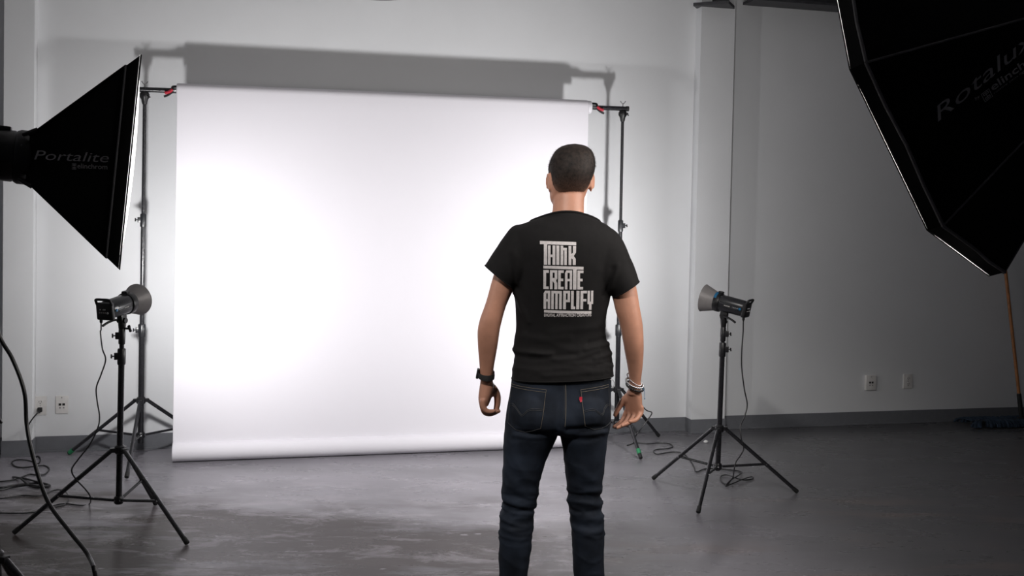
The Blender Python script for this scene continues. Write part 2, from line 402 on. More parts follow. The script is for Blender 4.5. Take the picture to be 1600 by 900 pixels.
# ------------------------------------------------------------------ light stands
def knob(bm, p, d, s=1.0):
    d = d.normalized()
    tube(bm, [p, p+d*0.022*s], 0.005*s, 8)
    t = d.cross(Vector((0, 0, 1)));
    if t.length < 0.1: t = Vector((1, 0, 0))
    t.normalize(); w = (t*0.6+Vector((0, 0, 0.8))).normalized()
    tube(bm, [p+d*0.024*s-w*0.016*s, p+d*0.024*s, p+d*0.024*s+w*0.016*s], [0.007*s, 0.006*s, 0.007*s], 8)
def stand(name, label, base, top, feet, zhub, zslide, secs, group, kdir=(-1, -0.2, 0), tape=None, foot_mats=None, rleg=0.011, collar_mat='black_metal', zbottom=None, kn=True):
    """base/top: axis points (base at floor level); feet: 3 floor points; secs: [(z0,z1,r)]"""
    base = Vector(base); top = Vector(top)
    T = thing(name, label, 'light stand' if 'backdrop' not in name else 'backdrop stand', base, group)
    ax = lambda z: base + (top-base)*(z/(top.z))
    kd = Vector(kdir)
    for (z0, z1, r) in secs:
        bm = B(); tube(bm, [ax(z0), ax(z1)], r, 16); obj('pole', bm, M['tube'], T)
    for i, (z0, z1, r) in enumerate(secs[:-1]):
        bm = B(); rr = r+0.005
        tube(bm, [ax(z1-0.045), ax(z1-0.035), ax(z1+0.03), ax(z1+0.036)], [rr*0.92, rr, rr, rr*0.85], 16)
        box(bm, ax(z1-0.002)+kd.normalized()*(rr+0.004), (0.022, 0.022, 0.034), Matrix.Rotation(atan2(kd.y, kd.x), 4, 'Z'), 0.003)
        co = obj('collar', bm, M[collar_mat], T)
        bm = B(); knob(bm, ax(z1-0.002)+kd.normalized()*(rr+0.012), kd, 0.62); obj('knob', bm, M['black_metal'], co)
    r0 = secs[0][2]
    bm = B(); tube(bm, [ax(zhub-0.02), ax(zhub-0.014), ax(zhub+0.016), ax(zhub+0.024)], [r0+0.004, r0+0.010, r0+0.010, r0+0.003], 18)
    for f in feet:
        d = (Vector(f)-base); d.z = 0; d.normalize()
        box(bm, ax(zhub)+d*(r0+0.016), (0.03, 0.026, 0.022), Matrix.Rotation(atan2(d.y, d.x), 4, 'Z'), 0.003)
    obj('hub', bm, M['black_metal'], T)
    bm = B(); tube(bm, [ax(zslide-0.02), ax(zslide-0.012), ax(zslide+0.012), ax(zslide+0.02)], [r0+0.003, r0+0.008, r0+0.008, r0+0.003], 18)
    obj('slider', bm, M['black_metal'], T)
    for i, f in enumerate(feet):
        f = Vector(f); d = f-base; d.z = 0; d.normalize()
        h = ax(zhub)+d*(r0+0.022); e = f+Vector((0, 0, 0.012))
        bm = B(); tube(bm, [h, e], rleg, 12); lg = obj('leg', bm, M['tube'], T)
        v = (e-h).normalized()
        bm = B(); tube(bm, [e-v*0.03, e, e+v*0.004], [rleg+0.001, rleg+0.0018, rleg+0.0005], 12)
        for q in bm.verts: q.co.z = max(q.co.z, 0.0005)
        obj('rubber_foot', bm, M['rubber'], lg)
        if foot_mats and foot_mats[i]:
            a_, b_ = (0.035, 0.004) if foot_mats[i] == 'tip' else (0.07, 0.03)
            bm = B(); tube(bm, [e-v*a_, e-v*b_], rleg+0.0027, 12)
            g = obj('tape_band', bm, M['green'], lg); g['label'] = 'green tape band'
        mid = h + (e-h)*0.56
        s0 = ax(zslide)+d*(r0+0.004)
        bm = B()
        sd = d.cross(Vector((0, 0, 1)))*0.006
        tube(bm, [s0, mid], 0.0075, 10)
        ball(bm, mid, (0.010, 0.010, 0.010), None, 10, 6)
        obj('brace', bm, M['tube'], T)
        bm = B(); tube(bm, [mid-sd*2.2, mid+sd*2.2], 0.0045, 8); obj('rivet', bm, M['chrome'], T)
        bm = B(); tube(bm, [s0-sd*2, s0+sd*2], 0.0045, 8); obj('rivet', bm, M['chrome'], T)
    if tape:
        bm = B(); tube(bm, [ax(tape[0]), ax(tape[1])], tape[2]+0.001, 16)
        g = obj('tape_band', bm, M['white_tape'], T); g['label'] = 'white tape band'
    return T, ax

# backdrop stands, bar, paper
OFF = 0.29                       # axis of stands and bar, out from the wall
bl0, bl1 = Wp(219.5, 690, OFF), Wp(226, 150, OFF)
blb = bl0.copy(); blb.z = 0
blt = bl1.copy()
zsec = lambda py, px: Wp(px, py, OFF).z
fL = [fl(110, 708), fl(198, 748)]; c3 = blb*3-fL[0]-fL[1]; c3.z = 0
c3 = blb + (c3-blb)*0.95
feetBL = [fL[0]+WN*0.05, fL[1], c3]
z1, z2 = zsec(515, 217), zsec(343, 220)
stand('backdrop_stand', 'black backdrop stand holding the left end of the crossbar, partly behind the dark pyramid softbox', blb, blt, feetBL,
      zsec(626, 218), zsec(680, 219), [(zsec(692, 218), z1, 0.0175), (z1-0.03, z2, 0.0135), (z2-0.03, blt.z, 0.0105)], 'backdrop stands', (-1, -0.35, 0),
      tape=(z1-0.035, z1-0.012, 0.0180), foot_mats=['tip', None, None], rleg=0.0115, collar_mat='strobe')
br0, br1 = Wp(964.5, 610, OFF), Wp(973, 178, OFF)
brb = br0 + (br0-br1)*((br0.z)/(br1.z-br0.z)); brb.z = 0
brt = br1.copy()
f1, f2 = fl(1001, 718), fl(1029, 683)
c3 = brb*3-f1-f2; c3.z = 0
dd = (c3-A0).dot(WN)
if dd < 0.05: c3 += WN*(0.05-dd)
zh, zs = zsec(609, 964), zsec(661, 963)
z1, z2 = zsec(515, 966), zsec(352, 969)
stand('backdrop_stand', 'black backdrop stand holding the right end of the crossbar, seen beside the man', brb, brt, [f1, f2, c3],
      zh, zs, [(zs-0.04, z1, 0.0175), (z1-0.03, z2, 0.0135), (z2-0.03, brt.z, 0.0105)], 'backdrop stands', (1, -0.35, 0),
      tape=(z1-0.035, z1-0.012, 0.0180), foot_mats=['green', None, None], rleg=0.0115, collar_mat='strobe')
barL, barR = Wp(214, 139.5, OFF), Wp(979.5, 170, OFF)
RB = 0.016
T = thing('crossbar', 'long black crossbar carrying the white paper roll between two stands', 'crossbar', (barL+barR)/2)
bm = B(); tube(bm, [barL, barL.lerp(barR, 0.5)], RB, 20); tube(bm, [barL.lerp(barR, 0.49), barR], RB, 20); obj('bar', bm, M['tube'], T)
d = (barR-barL).normalized()
bm = B(); tube(bm, [barR-d*0.006, barR+d*0.012], RB+0.002, 20); obj('end_cap', bm, M['rubber'], T)
bm = B(); tube(bm, [barL-d*0.012, barL+d*0.006], RB+0.002, 20); obj('end_cap', bm, M['rubber'], T)
for p in (blt, brt):
    t = (Vector(p)-barL).dot(d); q = barL+d*t
    bm = B()
    zb0 = q.z-RB
    lathe(bm, [(0.013, -0.075), (0.017, -0.062), (0.020, -0.045), (0.030, -0.030), (0.030, -0.012), (0.022, 0.0), (0.012, 0.004)], Matrix.Translation((q.x, q.y, zb0)), 18, True, True)
    knob(bm, Vector((q.x, q.y, zb0-0.025))+Vector((0.02, -0.01, 0)), Vector((0.8, -0.5, 0)), 0.7)
    obj('stand_socket', bm, M['strobe_dark'], T)
    bm = B(); tube(bm, [q+Vector((0, 0, -RB-0.03)), q+Vector((0, 0, RB+0.020))], 0.004, 10)
    for sg in (-1, 1):
        tube(bm, [q+Vector((0, 0, RB+0.017)), q+d*sg*0.012+Vector((0, 0, RB+0.024)), q+d*sg*0.018+Vector((0, 0, RB+0.036))], [0.003, 0.003, 0.004], 8)
    obj('wing_nut', bm, M['chrome'], T)
# the paper: rolled on the bar, hanging, rolled again on the floor
def paper_pts(side):
    px = 276 if side == 0 else 919
    pt = Wp(px, 200, OFF+0.045)
    s = sof(pt)
    t = (wall(s, OFF)-barL).dot(d)/d.dot(d) if False else (s-sof(barL))/(sof(barR)-sof(barL))
    zbar = barL.z+(barR.z-barL.z)*t
    return s, zbar
sP0, zP0 = paper_pts(0); sP1, zP1 = paper_pts(1)
RR = 0.047      # roll radius
RBt = 0.058     # lower roll radius
LRO = 0.105     # lower roll centre ahead of the bar
T = thing('paper_backdrop', 'wide white seamless paper backdrop hanging from the crossbar down to the floor', 'backdrop', wall((sP0+sP1)/2, OFF))
NS = 40
rings = []
US = [0.0, 0.0015]+[i/NS for i in range(1, NS)]+[0.9985, 1.0]
for u in US:
    s = sP0+(sP1-sP0)*u; zb = zP0+(zP1-zP0)*u
    pr = []
    for k in range(9):                   # over the roll to its front
        a = pi*0.75 - k/8*pi*0.75
        pr.append((OFF+RR*cos(a)+0.001, zb+RR*sin(a)))
    # hanging part, faintly waved
    for k in range(1, 30):
        v = k/30
        z = zb*(1-v)+2*RBt*v
        o = OFF+RR + 0.004*sin(v*pi)*sin(u*9+v*4) + (LRO-RR)*v*v
        pr.append((o, z))
    oc = OFF+LRO
    for k in range(0, 13):               # around the lower roll
        a = pi*0.5-k/12*pi*1.15
        pr.append((oc+(RBt+0.001)*cos(a)*1.0+0.0, RBt+0.002+(RBt)*sin(a)))
    rings.append([wall(s, o, max(z, 0.0015)) for o, z in pr])
bm = B(); loft(bm, rings, closed=False)
o = obj('sheet', bm, M['paper'], T, True, 60)
md = o.modifiers.new('thickness', 'SOLIDIFY'); md.thickness = 0.0012; md.offset = 0
def roll(bm, s0, s1, o, z0, z1, r, hole):
    a, b = wall(s0, o, z0), wall(s1, o, z1)
    Mx = frame(b-a, Vector((0, 0, 1)), a); Lh = (b-a).length
    lathe(bm, [(hole, 0.0), (r*0.98, 0.0), (r, 0.002), (r, Lh-0.002), (r*0.98, Lh), (hole, Lh), (hole, 0.0)], Mx, 32)
bm = B(); roll(bm, sP0-0.004, sP1+0.028, OFF, zP0, zP1+0.0, RR-0.003, 0.0185); obj('upper_roll', bm, M['paper'], T)
bm = B(); roll(bm, sP0+0.002, sP1-0.002, OFF+LRO, RBt+0.002, RBt+0.002, RBt-0.003, 0.035); obj('lower_roll', bm, M['paper'], T)

def clamp(px, py, tipdir, label):
    p = Wp(px, py, OFF)
    t = (p-barL).dot(d); q = barL+d*t
    T = thing('spring_clamp', label, 'clamp', q, 'red spring clamps on the crossbar')
    fr = WN
    e = Vector(tipdir).normalized()
    bm = B()
    pts = [q+d*(e.x*0.055)+Vector((0, 0, 0.022))+fr*0.0, q+d*(e.x*0.03)+Vector((0, 0, 0.026)), q+Vector((0, 0, 0.022))+fr*0.012, q+fr*0.024]
    tube(bm, catmull(pts, 5), 0.008, 8)
    pts = [q+d*(e.x*0.06)+fr*0.028+Vector((0, 0, -0.004)), q+d*(e.x*0.03)+fr*0.030+Vector((0, 0, 0.004)), q+fr*0.026+Vector((0, 0, -0.002))]
    tube(bm, catmull(pts, 5), 0.008, 8)
    obj('jaw', bm, M['black_metal'], T)
    bm = B(); tube(bm, catmull([q+fr*0.028+Vector((0, 0, 0.003)), q-d*e.x*0.02+fr*0.032-Vector((0, 0, 0.012)), q-d*e.x*0.045+fr*0.034-Vector((0, 0, 0.020))], 5), 0.010, 10)
    g = obj('grip', bm, M['red'], T); g['label'] = 'red grip'
    bm = B(); tube(bm, catmull([q+fr*0.020-Vector((0, 0, 0.010)), q-d*e.x*0.025+fr*0.026-Vector((0, 0, 0.030)), q-d*e.x*0.05+fr*0.028-Vector((0, 0, 0.042))], 5), 0.007, 10)
    obj('lower_grip', bm, M['black_metal'], T)
clamp(270, 143, (1, 0, 0), 'small red and black spring clamp at the left end of the paper roll')
clamp(931, 168, (-1, 0, 0), 'small red and black spring clamp at the right end of the paper roll')

# ------------------------------------------------------------------ flash heads
def flash_head(name, label, c, f, sc=1.0, reflector=True, light=None, group=None, lever=True, mount_to=None):
    """c: centre of the casing, f: direction it points"""
    c = Vector(c); Mx = frame(Vector(f), Vector((0, 0, 1)), c) @ Matrix.Diagonal((sc, sc, sc, 1))
    T = thing(name, label, 'flash head', c, group)
    bm = B(); lathe(bm, [(0.0, -0.125), (0.050, -0.125), (0.0525, -0.118), (0.054, 0.02), (0.0545, 0.052), (0.0, 0.052)], Mx, 40, sq=2.5)
    body = obj('casing', bm, M['strobe'], T)
    for sx in (-1, 1):
        for y in (-0.012, 0.014):
            bm = B(); box(bm, (sx*0.0535, y, -0.03), (0.006, 0.006, 0.12), None, 0.0025); xf(bm, Mx); obj('cooling_fin', bm, M['strobe'], body)
    bm = B(); lathe(bm, [(0.050, 0.035), (0.062, 0.037), (0.064, 0.045), (0.064, 0.075), (0.060, 0.082), (0.045, 0.082)], Mx, 40)
    obj('front_ring', bm, M['strobe_dark'], T)
    bm = B(); box(bm, (0, 0.066, 0.05), (0.035, 0.012, 0.03), None, 0.004); xf(bm, Mx); obj('release_catch', bm, M['strobe_dark'], T)
    bm = B(); lathe(bm, [(0.0642, 0.058), (0.0648, 0.060), (0.0648, 0.074), (0.0642, 0.076)], Mx, 40)
    for fc in list(bm.faces):
        ce = Mx.inverted() @ fc.calc_center_median()
        an = math.degrees(atan2(ce.y, ce.x)) % 360
        if not (95 < an < 150): bm.faces.remove(fc)
    g = obj('blue_band', bm, M['blue'], T); g['label'] = 'blue band on the ring'
    # rear panel with carrying handle
    bm = B(); box(bm, (0, -0.004, -0.138), (0.104, 0.098, 0.030), None, 0.012, 3); xf(bm, Mx)
    pn = obj('rear_panel', bm, M['strobe_dark'], T)
    bm = B()
    pth = catmull([(-0.046, 0.030, -0.142), (-0.0465, 0.052, -0.150), (-0.040, 0.064, -0.156), (0, 0.066, -0.158), (0.040, 0.064, -0.156), (0.0465, 0.052, -0.150), (0.046, 0.030, -0.142)], 6)
    tube(bm, pth, 0.0075, 10); xf(bm, Mx); obj('handle', bm, M['strobe_dark'], T)
    for (r, xs, y, m) in ((0.0038, (-0.022, -0.002, 0.008), 0.008, 'mark_grey'), (0.0038, (-0.026, -0.014, -0.002, 0.010), -0.010, 'reflector'), (0.0065, (0.024,), -0.011, 'mark_grey')):
        for x in xs:
            bm = B(); tube(bm, [Vector((x, y, -0.152)), Vector((x, y, -0.156))], [r, r*0.85], 10); xf(bm, Mx); obj('button', bm, M[m], pn)
    bm = B(); tube(bm, [Vector((-0.03, -0.046, -0.140)), Vector((-0.03, -0.066, -0.143)), Vector((-0.03, -0.072, -0.144))], [0.009, 0.008, 0.005], 10); xf(bm, Mx); obj('power_socket', bm, M['rubber'], pn)
    # marks printed along the side
    for sx in (-1, 1):
        bm = text_bm('elinchrom', bold=0.02)
        for v in bm.verts:
            x = v.co.x*0.040; y = v.co.y*0.0075
            v.co = Mx @ Vector((sx*0.0562, -0.006+y, (-0.005-x) if sx > 0 else (-0.045+x)))
        obj('lettering', bm, M['plate'], body, False)
        bm = text_bm('D-LITE RX 4', bold=0.01)
        for v in bm.verts:
            x = v.co.x*0.040; y = v.co.y*0.0075
            v.co = Mx @ Vector((sx*0.0562, -0.006+y, (-0.055-x) if sx > 0 else (-0.100+x)))
        obj('model_lettering', bm, M['mark_grey'], body, False)
        bm = B(); tube(bm, [Vector((sx*0.050, -0.002, -0.112)), Vector((sx*0.0565, -0.002, -0.112))], 0.008, 16); xf(bm, Mx); g = obj('round_badge', bm, M['blue'], body); g['label'] = 'blue round badge'
    # tilting bracket
    bm = B(); box(bm, (0, -0.070, 0.0), (0.034, 0.040, 0.05), None, 0.006); xf(bm, Mx); obj('bracket', bm, M['strobe_dark'], T)
    R3 = Mx.to_3x3().normalized(); right = R3 @ Vector((1, 0, 0)); fwd = R3 @ Vector((0, 0, 1)); fh = Vector((fwd.x, fwd.y, 0)).normalized()
    piv = Mx @ Vector((0, -0.088, 0))
    bm = B()
    tube(bm, [piv+Vector((0, 0, 0.012))*sc, piv-Vector((0, 0, 0.02))*sc, piv-Vector((0, 0, 0.065))*sc, piv-Vector((0, 0, 0.072))*sc], [0.020*sc, 0.022*sc, 0.017*sc, 0.013*sc], 16)
    tube(bm, [piv-right*0.026*sc, piv+right*0.026*sc], 0.016*sc, 14)
    mt = obj('swivel_mount', bm, M['strobe_dark'], T)
    bm = B(); knob(bm, piv-Vector((0, 0, 0.045))*sc+right*0.016*sc, right+fh*0.2, 1.25*sc); obj('knob', bm, M['black_metal'], mt)
    if lever:
        bm = B(); tube(bm, catmull([piv-right*0.012*sc, piv-fh*0.03*sc-right*0.03*sc+Vector((0, 0, 0.003)), piv-fh*0.07*sc-right*0.045*sc-Vector((0, 0, 0.008)), piv-fh*0.10*sc-right*0.055*sc-Vector((0, 0, 0.022))], 5), 0.007*sc, 10)
        obj('tilt_lever', bm, M['strobe_dark'], mt)
    if reflector:
        bm = B(); lathe(bm, [(0.056, 0.070), (0.064, 0.076), (0.090, 0.158), (0.092, 0.160), (0.0895, 0.161), (0.062, 0.079), (0.056, 0.079), (0.056, 0.070)], Mx, 56)
        obj('reflector', bm, M['reflector'], T)
        bm = B(); lathe(bm, [(0.0, 0.086), (0.050, 0.0855), (0.0605, 0.0865), (0.0875, 0.156)], Mx, 48); obj('reflector_lining', bm, M['silver'], T)
        bm = B(); ball(bm, Mx @ Vector((0, 0, 0.088)), (0.028, 0.028, 0.018), Mx.to_3x3().normalized().to_4x4()); obj('flash_dome', bm, M['frost'], T)
    if light:
        for kind, w in (('POINT', light[0]), ('SPOT', light[1])):
            ld = bpy.data.lights.new('flash_light', kind); ld.shadow_soft_size = 0.065; ld.energy = w; ld.color = (1.0, 0.985, 0.985)
            if kind == 'SPOT': ld.spot_size = BEAM; ld.spot_blend = 1.0
            lo = bpy.data.objects.new('flash_light', ld); COL.objects.link(lo)
            lo.matrix_world = frame(-Vector(f), Vector((0, 0, 1)), Mx @ Vector((0, 0, 0.130)))
            lo.parent = T; lo.matrix_parent_inverse = Matrix.Translation(-T.location)
    return T, Mx, piv-Vector((0, 0, 0.072))*sc

# left strobe
fa, fb = fl(22, 836), fl(292, 852)
mid = (fa+fb)/2; sv = fb-fa; pv = Vector((-sv.y, sv.x, 0)).normalized()
cy = (mid+pv*0.248).y
cL = at(186.5, 640, cy); cL.z = 0
fc = fl(243, 790)
cpx = at(189, 477, cy)
aL = radians(15); tL = radians(8)
fdir = Vector((sin(aL)*cos(tL), cos(aL)*cos(tL), sin(tL)))
hc = cpx + Vector((0.0, 0.0, 0.0))
T1, MxL, pvL = flash_head('studio_strobe', 'black studio strobe with control panel turned to the camera, left of the white backdrop', hc, fdir, 0.87, light=STROBE_L, group='studio strobes')
topL = pvL + Vector((0, 0, 0.02))
zl = lambda py: at(187, py, cy).z
stand('light_stand', 'black tripod light stand carrying the left strobe with the control panel in view', cL, topL, [fa, fb, fc], zl(703), zl(781),
      [(zl(787), zl(556), 0.0150), (zl(560), zl(524), 0.0115), (zl(528), topL.z, 0.0095)], 'strobe light stands', (-1, -0.4, 0))
# right strobe
fa, fb, fc = fl(1021, 750), fl(1245, 771), fl(1091, 803)
ce = (fa+fb+fc)/3
cR = at(1122, 690, ce.y); cR.z = 0
aR = radians(-58); tR = radians(11)
fdir = Vector((sin(aR)*cos(tR), cos(aR)*cos(tR), sin(tR)))
hc = at(1135, 475, ce.y)
T2, MxR, pvR = flash_head('studio_strobe', 'black studio strobe with grey bowl reflector aimed left, right of the backdrop by the pier', hc, fdir, 0.87, light=STROBE_R, group='studio strobes')
topR = pvR + Vector((0, 0, 0.02))
zr = lambda py: at(1125, py, ce.y).z
stand('light_stand', 'black tripod light stand carrying the right strobe in front of the pier', cR, topR, [fa, fb, fc], zr(670), zr(729),
      [(zr(735), zr(545), 0.0150), (zr(549), zr(521), 0.0115), (zr(525), topR.z, 0.0095)], 'strobe light stands', (1, -0.4, 0))

# ------------------------------------------------------------------ softbox on the left
Y0 = 3.1
nt_, nb_ = at(221, 85, Y0), at(187, 422, Y0)
e2 = (nt_-nb_).normalized(); SB = (nt_-nb_).length
fdir = Vector((-0.365, 0.93, 0)).normalized(); fdir = (fdir - e2*fdir.dot(e2)).normalized()
nS = fdir.cross(e2).normalized()
if nS.x < 0: nS = -nS
ft_, fb_ = nt_+fdir*SB, nb_+fdir*SB
cM = (nt_+fb_)/2
ringc = at(46, 247, (cM - nS*0.31).y); 
RG = 0.078
def ringp(v): return ringc + v*RG
kS = (ringc-cM).dot(nS)
ap_ = {}
corners = {'nt': nt_, 'nb': nb_, 'ft': ft_, 'fb': fb_}
rpt = {}
for k, (a, b) in {'nt': (-1, 1), 'nb': (-1, -1), 'ft': (1, 1), 'fb': (1, -1)}.items():
    rpt[k] = ringc + fdir*a*0.070 + e2*b*0.070
LIP = 0.045
lip = {k: v.lerp(rpt[k], 0.135) for k, v in corners.items()}
T = thing('square_softbox', 'black pyramid softbox with grey lettering at the left edge, its white front turned right', 'softbox', ringc)
def panel(bm, a0, a1, b0, b1, n=10, sag=0.012, inward=None):
    """a0,a1 at the ring; b0,b1 at the mouth; slightly hollow between its ribs"""
    G = []
    for i in range(n+1):
        u = i/n; row = []
        for j in range(n+1):
            v = j/n
            p = (a0.lerp(a1, v)).lerp(b0.lerp(b1, v), u)
            if inward is not None: p = p + inward*sag*sin(pi*v)*sin(pi*u)
            row.append(bm.verts.new(p))
        G.append(row)
    for i in range(n):
        for j in range(n): bm.faces.new((G[i][j], G[i][j+1], G[i+1][j+1], G[i+1][j]))
order = ['nt', 'nb', 'fb', 'ft']
bm = B(); bm2 = B()
cmid = (ringc+cM)/2
for i in range(4):
    a, b = order[i], order[(i+1) % 4]
    ctr = (lip[a]+lip[b]+rpt[a]+rpt[b])/4
    inw = (cmid-ctr).normalized()
    panel(bm, rpt[a], rpt[b], lip[a], lip[b], 12, 0.012, inw)
    # lip band, edge drawn slightly inward between corners
    panel(bm2, lip[a], lip[b], corners[a], corners[b], 8, 0.004, inw)
    # mouth edge pulled in by the cloth tension
bmesh.ops.remove_doubles(bm, verts=bm.verts, dist=0.0005); bmesh.ops.remove_doubles(bm2, verts=bm2.verts, dist=0.0005)
o = obj('shell', bm, M['cloth'], T, True, 25); md = o.modifiers.new('t', 'SOLIDIFY'); md.thickness = 0.002
o = obj('front_lip', bm2, M['cloth_rim'], T, True, 25); md = o.modifiers.new('t', 'SOLIDIFY'); md.thickness = 0.002
for k in order:
    bm = B(); tube(bm, [rpt[k], lip[k]], 0.004, 8); obj('rib', bm, M['cloth_rim'], T)
    bm = B(); tube(bm, [rpt[k]-nS*0.02, rpt[k]+(lip[k]-rpt[k])*0.08], [0.006, 0.009], 8); obj('rib_sleeve', bm, M['strobe_dark'], T)
bm = B()
for i in range(4):
    a, b = order[i], order[(i+1) % 4]
    tube(bm, [lip[a], lip[b]], 0.0035, 8)
obj('piping', bm, M['piping'], T)
bm = B(); n = 14; G = []
for i in range(n+1):
    row = []
    for j in range(n+1):
        u, v = i/n, j/n
        p = (nt_.lerp(nb_, u)).lerp(ft_.lerp(fb_, u), v) + nS*(0.020*(1-(2*u-1)**2)**0.7*(1-(2*v-1)**2)**0.7 - 0.004)
        row.append(bm.verts.new(p))
    G.append(row)
for i in range(n):
    for j in range(n): bm.faces.new((G[i][j], G[i][j+1], G[i+1][j+1], G[i+1][j]))
g = obj('diffuser', bm, M['diffuser'], T); g['label'] = 'white diffuser front'
Mr = frame(nS, e2, ringc)
bm = B(); lathe(bm, [(0.062, -0.04), (0.082, -0.04), (0.087, -0.03), (0.087, 0.0), (0.080, 0.01), (0.062, 0.01), (0.062, -0.04)], Mr, 40); obj('speed_ring', bm, M['strobe_dark'], T)
# lettering on the panel that faces the camera
pn = (lip['nb']-rpt['nt']).cross(lip['nt']-rpt['nt']).normalized()
if pn.y > 0: pn = -pn
def decal(parent, bm, plane_p, pn, o, xa, ya, m, name='lettering', lift=0.002):
    for v in bm.verts:
        px = o[0]+xa[0]*v.co.x+ya[0]*v.co.y; py = o[1]+xa[1]*v.co.x+ya[1]*v.co.y
        v.co = onplane(px, py, plane_p, pn) + pn*lift
    return obj(name, bm, m, parent, False)
def emblem(bm):
    def r(x0, y0, x1, y1): poly(bm, [Vector((x0, y0, 0)), Vector((x1, y0, 0)), Vector((x1, y1, 0)), Vector((x0, y1, 0))])
    w = 0.07
    for q in ((0, 0, 1, w), (0, 1-w, 1, 1), (0, w, w, 1-w), (1-w, w, 1, 1-w)): r(*q)
    w = 0.09
    for q in ((0.18, 0.78, 0.82, 0.87), (0.18, 0.60, 0.82, 0.69), (0.18, 0.69, 0.27, 0.78), (0.73, 0.69, 0.82, 0.78),
              (0.18, 0.32, 0.82, 0.41), (0.18, 0.14, 0.82, 0.23), (0.18, 0.23, 0.27, 0.32), (0.73, 0.23, 0.82, 0.32), (0.455, 0.23, 0.545, 0.32), (0.455, 0.41, 0.545, 0.60), (0.455, 0.69, 0.545, 0.78)): r(*q)
decal(T, text_bm('Portalite', shear=0.0), rpt['nt'], pn, (54, 249.3), (115, 4.4), (5.5, -14.6), M['letter'])
decal(T, text_bm('elinchrom', bold=0.012), rpt['nt'], pn, (121.5, 263.0), (47, 1.6), (0.0, -7.8), M['letter'])
bm = B(); emblem(bm); decal(T, bm, rpt['nt'], pn, (113.2, 264.8), (6.6, 0.3), (0.2, -9.4), M['letter'], 'emblem')
hd = -nS
hcen = ringc - nS*(0.04+0.082*1.25)
T3, Mx3, pv3 = flash_head('softbox_strobe', 'black strobe behind the pyramid softbox, cut off by the left edge of the photo', hcen, nS, 1.28, reflector=False, lever=False)
bs = Vector((at(8.5, 560, hcen.y+0.0).x, hcen.y, 0)); tp = pv3+Vector((0, 0, 0.02))
zz = lambda py: at(8, py, hcen.y).z
ft = [bs+Vector((cos(a), sin(a), 0))*0.52 for a in (radians(-18), radians(102), radians(222))]
stand('light_stand', 'thick black light stand under the pyramid softbox, cut by the left edge', bs, tp, ft, zz(872), 0.20,
      [(0.10, zz(655), 0.0150), (zz(660), zz(478), 0.0130), (zz(483), tp.z, 0.0110)], None, (1, -0.3, 0))
def wire(name, label, pts, r, m='cable', cat='cable', n=8, group=None, parent=None):
    bm = B(); tube(bm, catmull(pts, n), r, 8); o = obj(name, bm, M[m], parent)
    if parent is None: tag(o, label, cat, group)
    return o
yc = hcen.y-0.10
wire('power_cable', 'thick black cable hanging from the softbox strobe at the far left down to the floor',
     [Mx3 @ Vector((-0.03, -0.07, -0.144)), at(-20, 470, yc), at(0, 527, yc), at(20, 562, yc), at(38, 612, yc), at(42, 665, yc), at(52, 715, yc-0.03), at(74, 782, yc-0.08), at(110, 832, yc-0.15), at(138, 868, yc-0.2), at(150, 905, yc-0.25),
      fl(160, 985, 0.02), fl(120, 1060, 0.006), fl(20, 1090, 0.006)], 0.0062)

# ------------------------------------------------------------------ octagonal softbox on the right
oc = Vector((1.309, 3.329, 2.041)); az, el, ph, OD = -0.895, -0.321, 3.237, 0.656
nO = Vector((sin(az)*cos(el), cos(az)*cos(el), sin(el))).normalized()
e1 = nO.cross(Vector((0, 0, 1))).normalized(); e3 = e1.cross(nO)
ORR = 0.675
mouth = [oc+(e1*cos(ph+k*pi/4)+e3*sin(ph+k*pi/4))*ORR for k in range(8)]
apx = oc-nO*OD
olip = [v-nO*0.048 for v in mouth]
oring = [apx+(e1*cos(ph+k*pi/4)+e3*sin(ph+k*pi/4))*0.085 for k in range(8)]
T = thing('octagonal_softbox', 'large black octagonal softbox with grey seams and lettering, upper right corner of the photo', 'softbox', apx)
bm = B(); bm2 = B()
for k in range(8):
    j = (k+1) % 8
    ctr = (olip[k]+olip[j]+oring[k]+oring[j])/4; inw = ((oc+apx)/2-ctr).normalized()
    panel(bm, oring[k], oring[j], olip[k], olip[j], 10, 0.014, inw)
    panel(bm2, olip[k], olip[j], mouth[k], mouth[j], 6, 0.003, inw)
bmesh.ops.remove_doubles(bm, verts=bm.verts, dist=0.0005); bmesh.ops.remove_doubles(bm2, verts=bm2.verts, dist=0.0005)
o = obj('shell', bm, M['cloth'], T, True, 15); md = o.modifiers.new('t', 'SOLIDIFY'); md.thickness = 0.002
o = obj('front_lip', bm2, M['cloth_rim'], T, True, 15); md = o.modifiers.new('t', 'SOLIDIFY'); md.thickness = 0.002
bm = B()
for k in range(8): tube(bm, [olip[k].lerp(olip[(k+1) % 8], t) + (nO*0.003*sin(t*9+k)) for t in (0, .25, .5, .75, 1)], 0.005, 8)
obj('piping', bm, M['piping'], T)
for k in range(8):
    bm = B(); tube(bm, [oring[k], olip[k]], 0.0032, 8); obj('seam', bm, M['piping'], T)
bm = B()
cv = bm.verts.new(oc+nO*0.012); N8 = 6
ringsv = []
for i in range(1, N8+1):
    rr = []
    for k in range(8):
        for q in range(6):
            a = mouth[k].lerp(mouth[(k+1) % 8], q/6)
            rr.append(bm.verts.new(oc.lerp(a, i/N8)+nO*(0.010*(1-(i/N8)**2)-0.004)))
    ringsv.append(rr)
m8 = len(ringsv[0])
for q in range(m8): bm.faces.new((cv, ringsv[0][q], ringsv[0][(q+1) % m8]))
for a, b in zip(ringsv[:-1], ringsv[1:]):
    for q in range(m8): bm.faces.new((a[q], b[q], b[(q+1) % m8], a[(q+1) % m8]))
g = obj('diffuser', bm, M['diffuser_big'], T); g['label'] = 'white diffuser front'
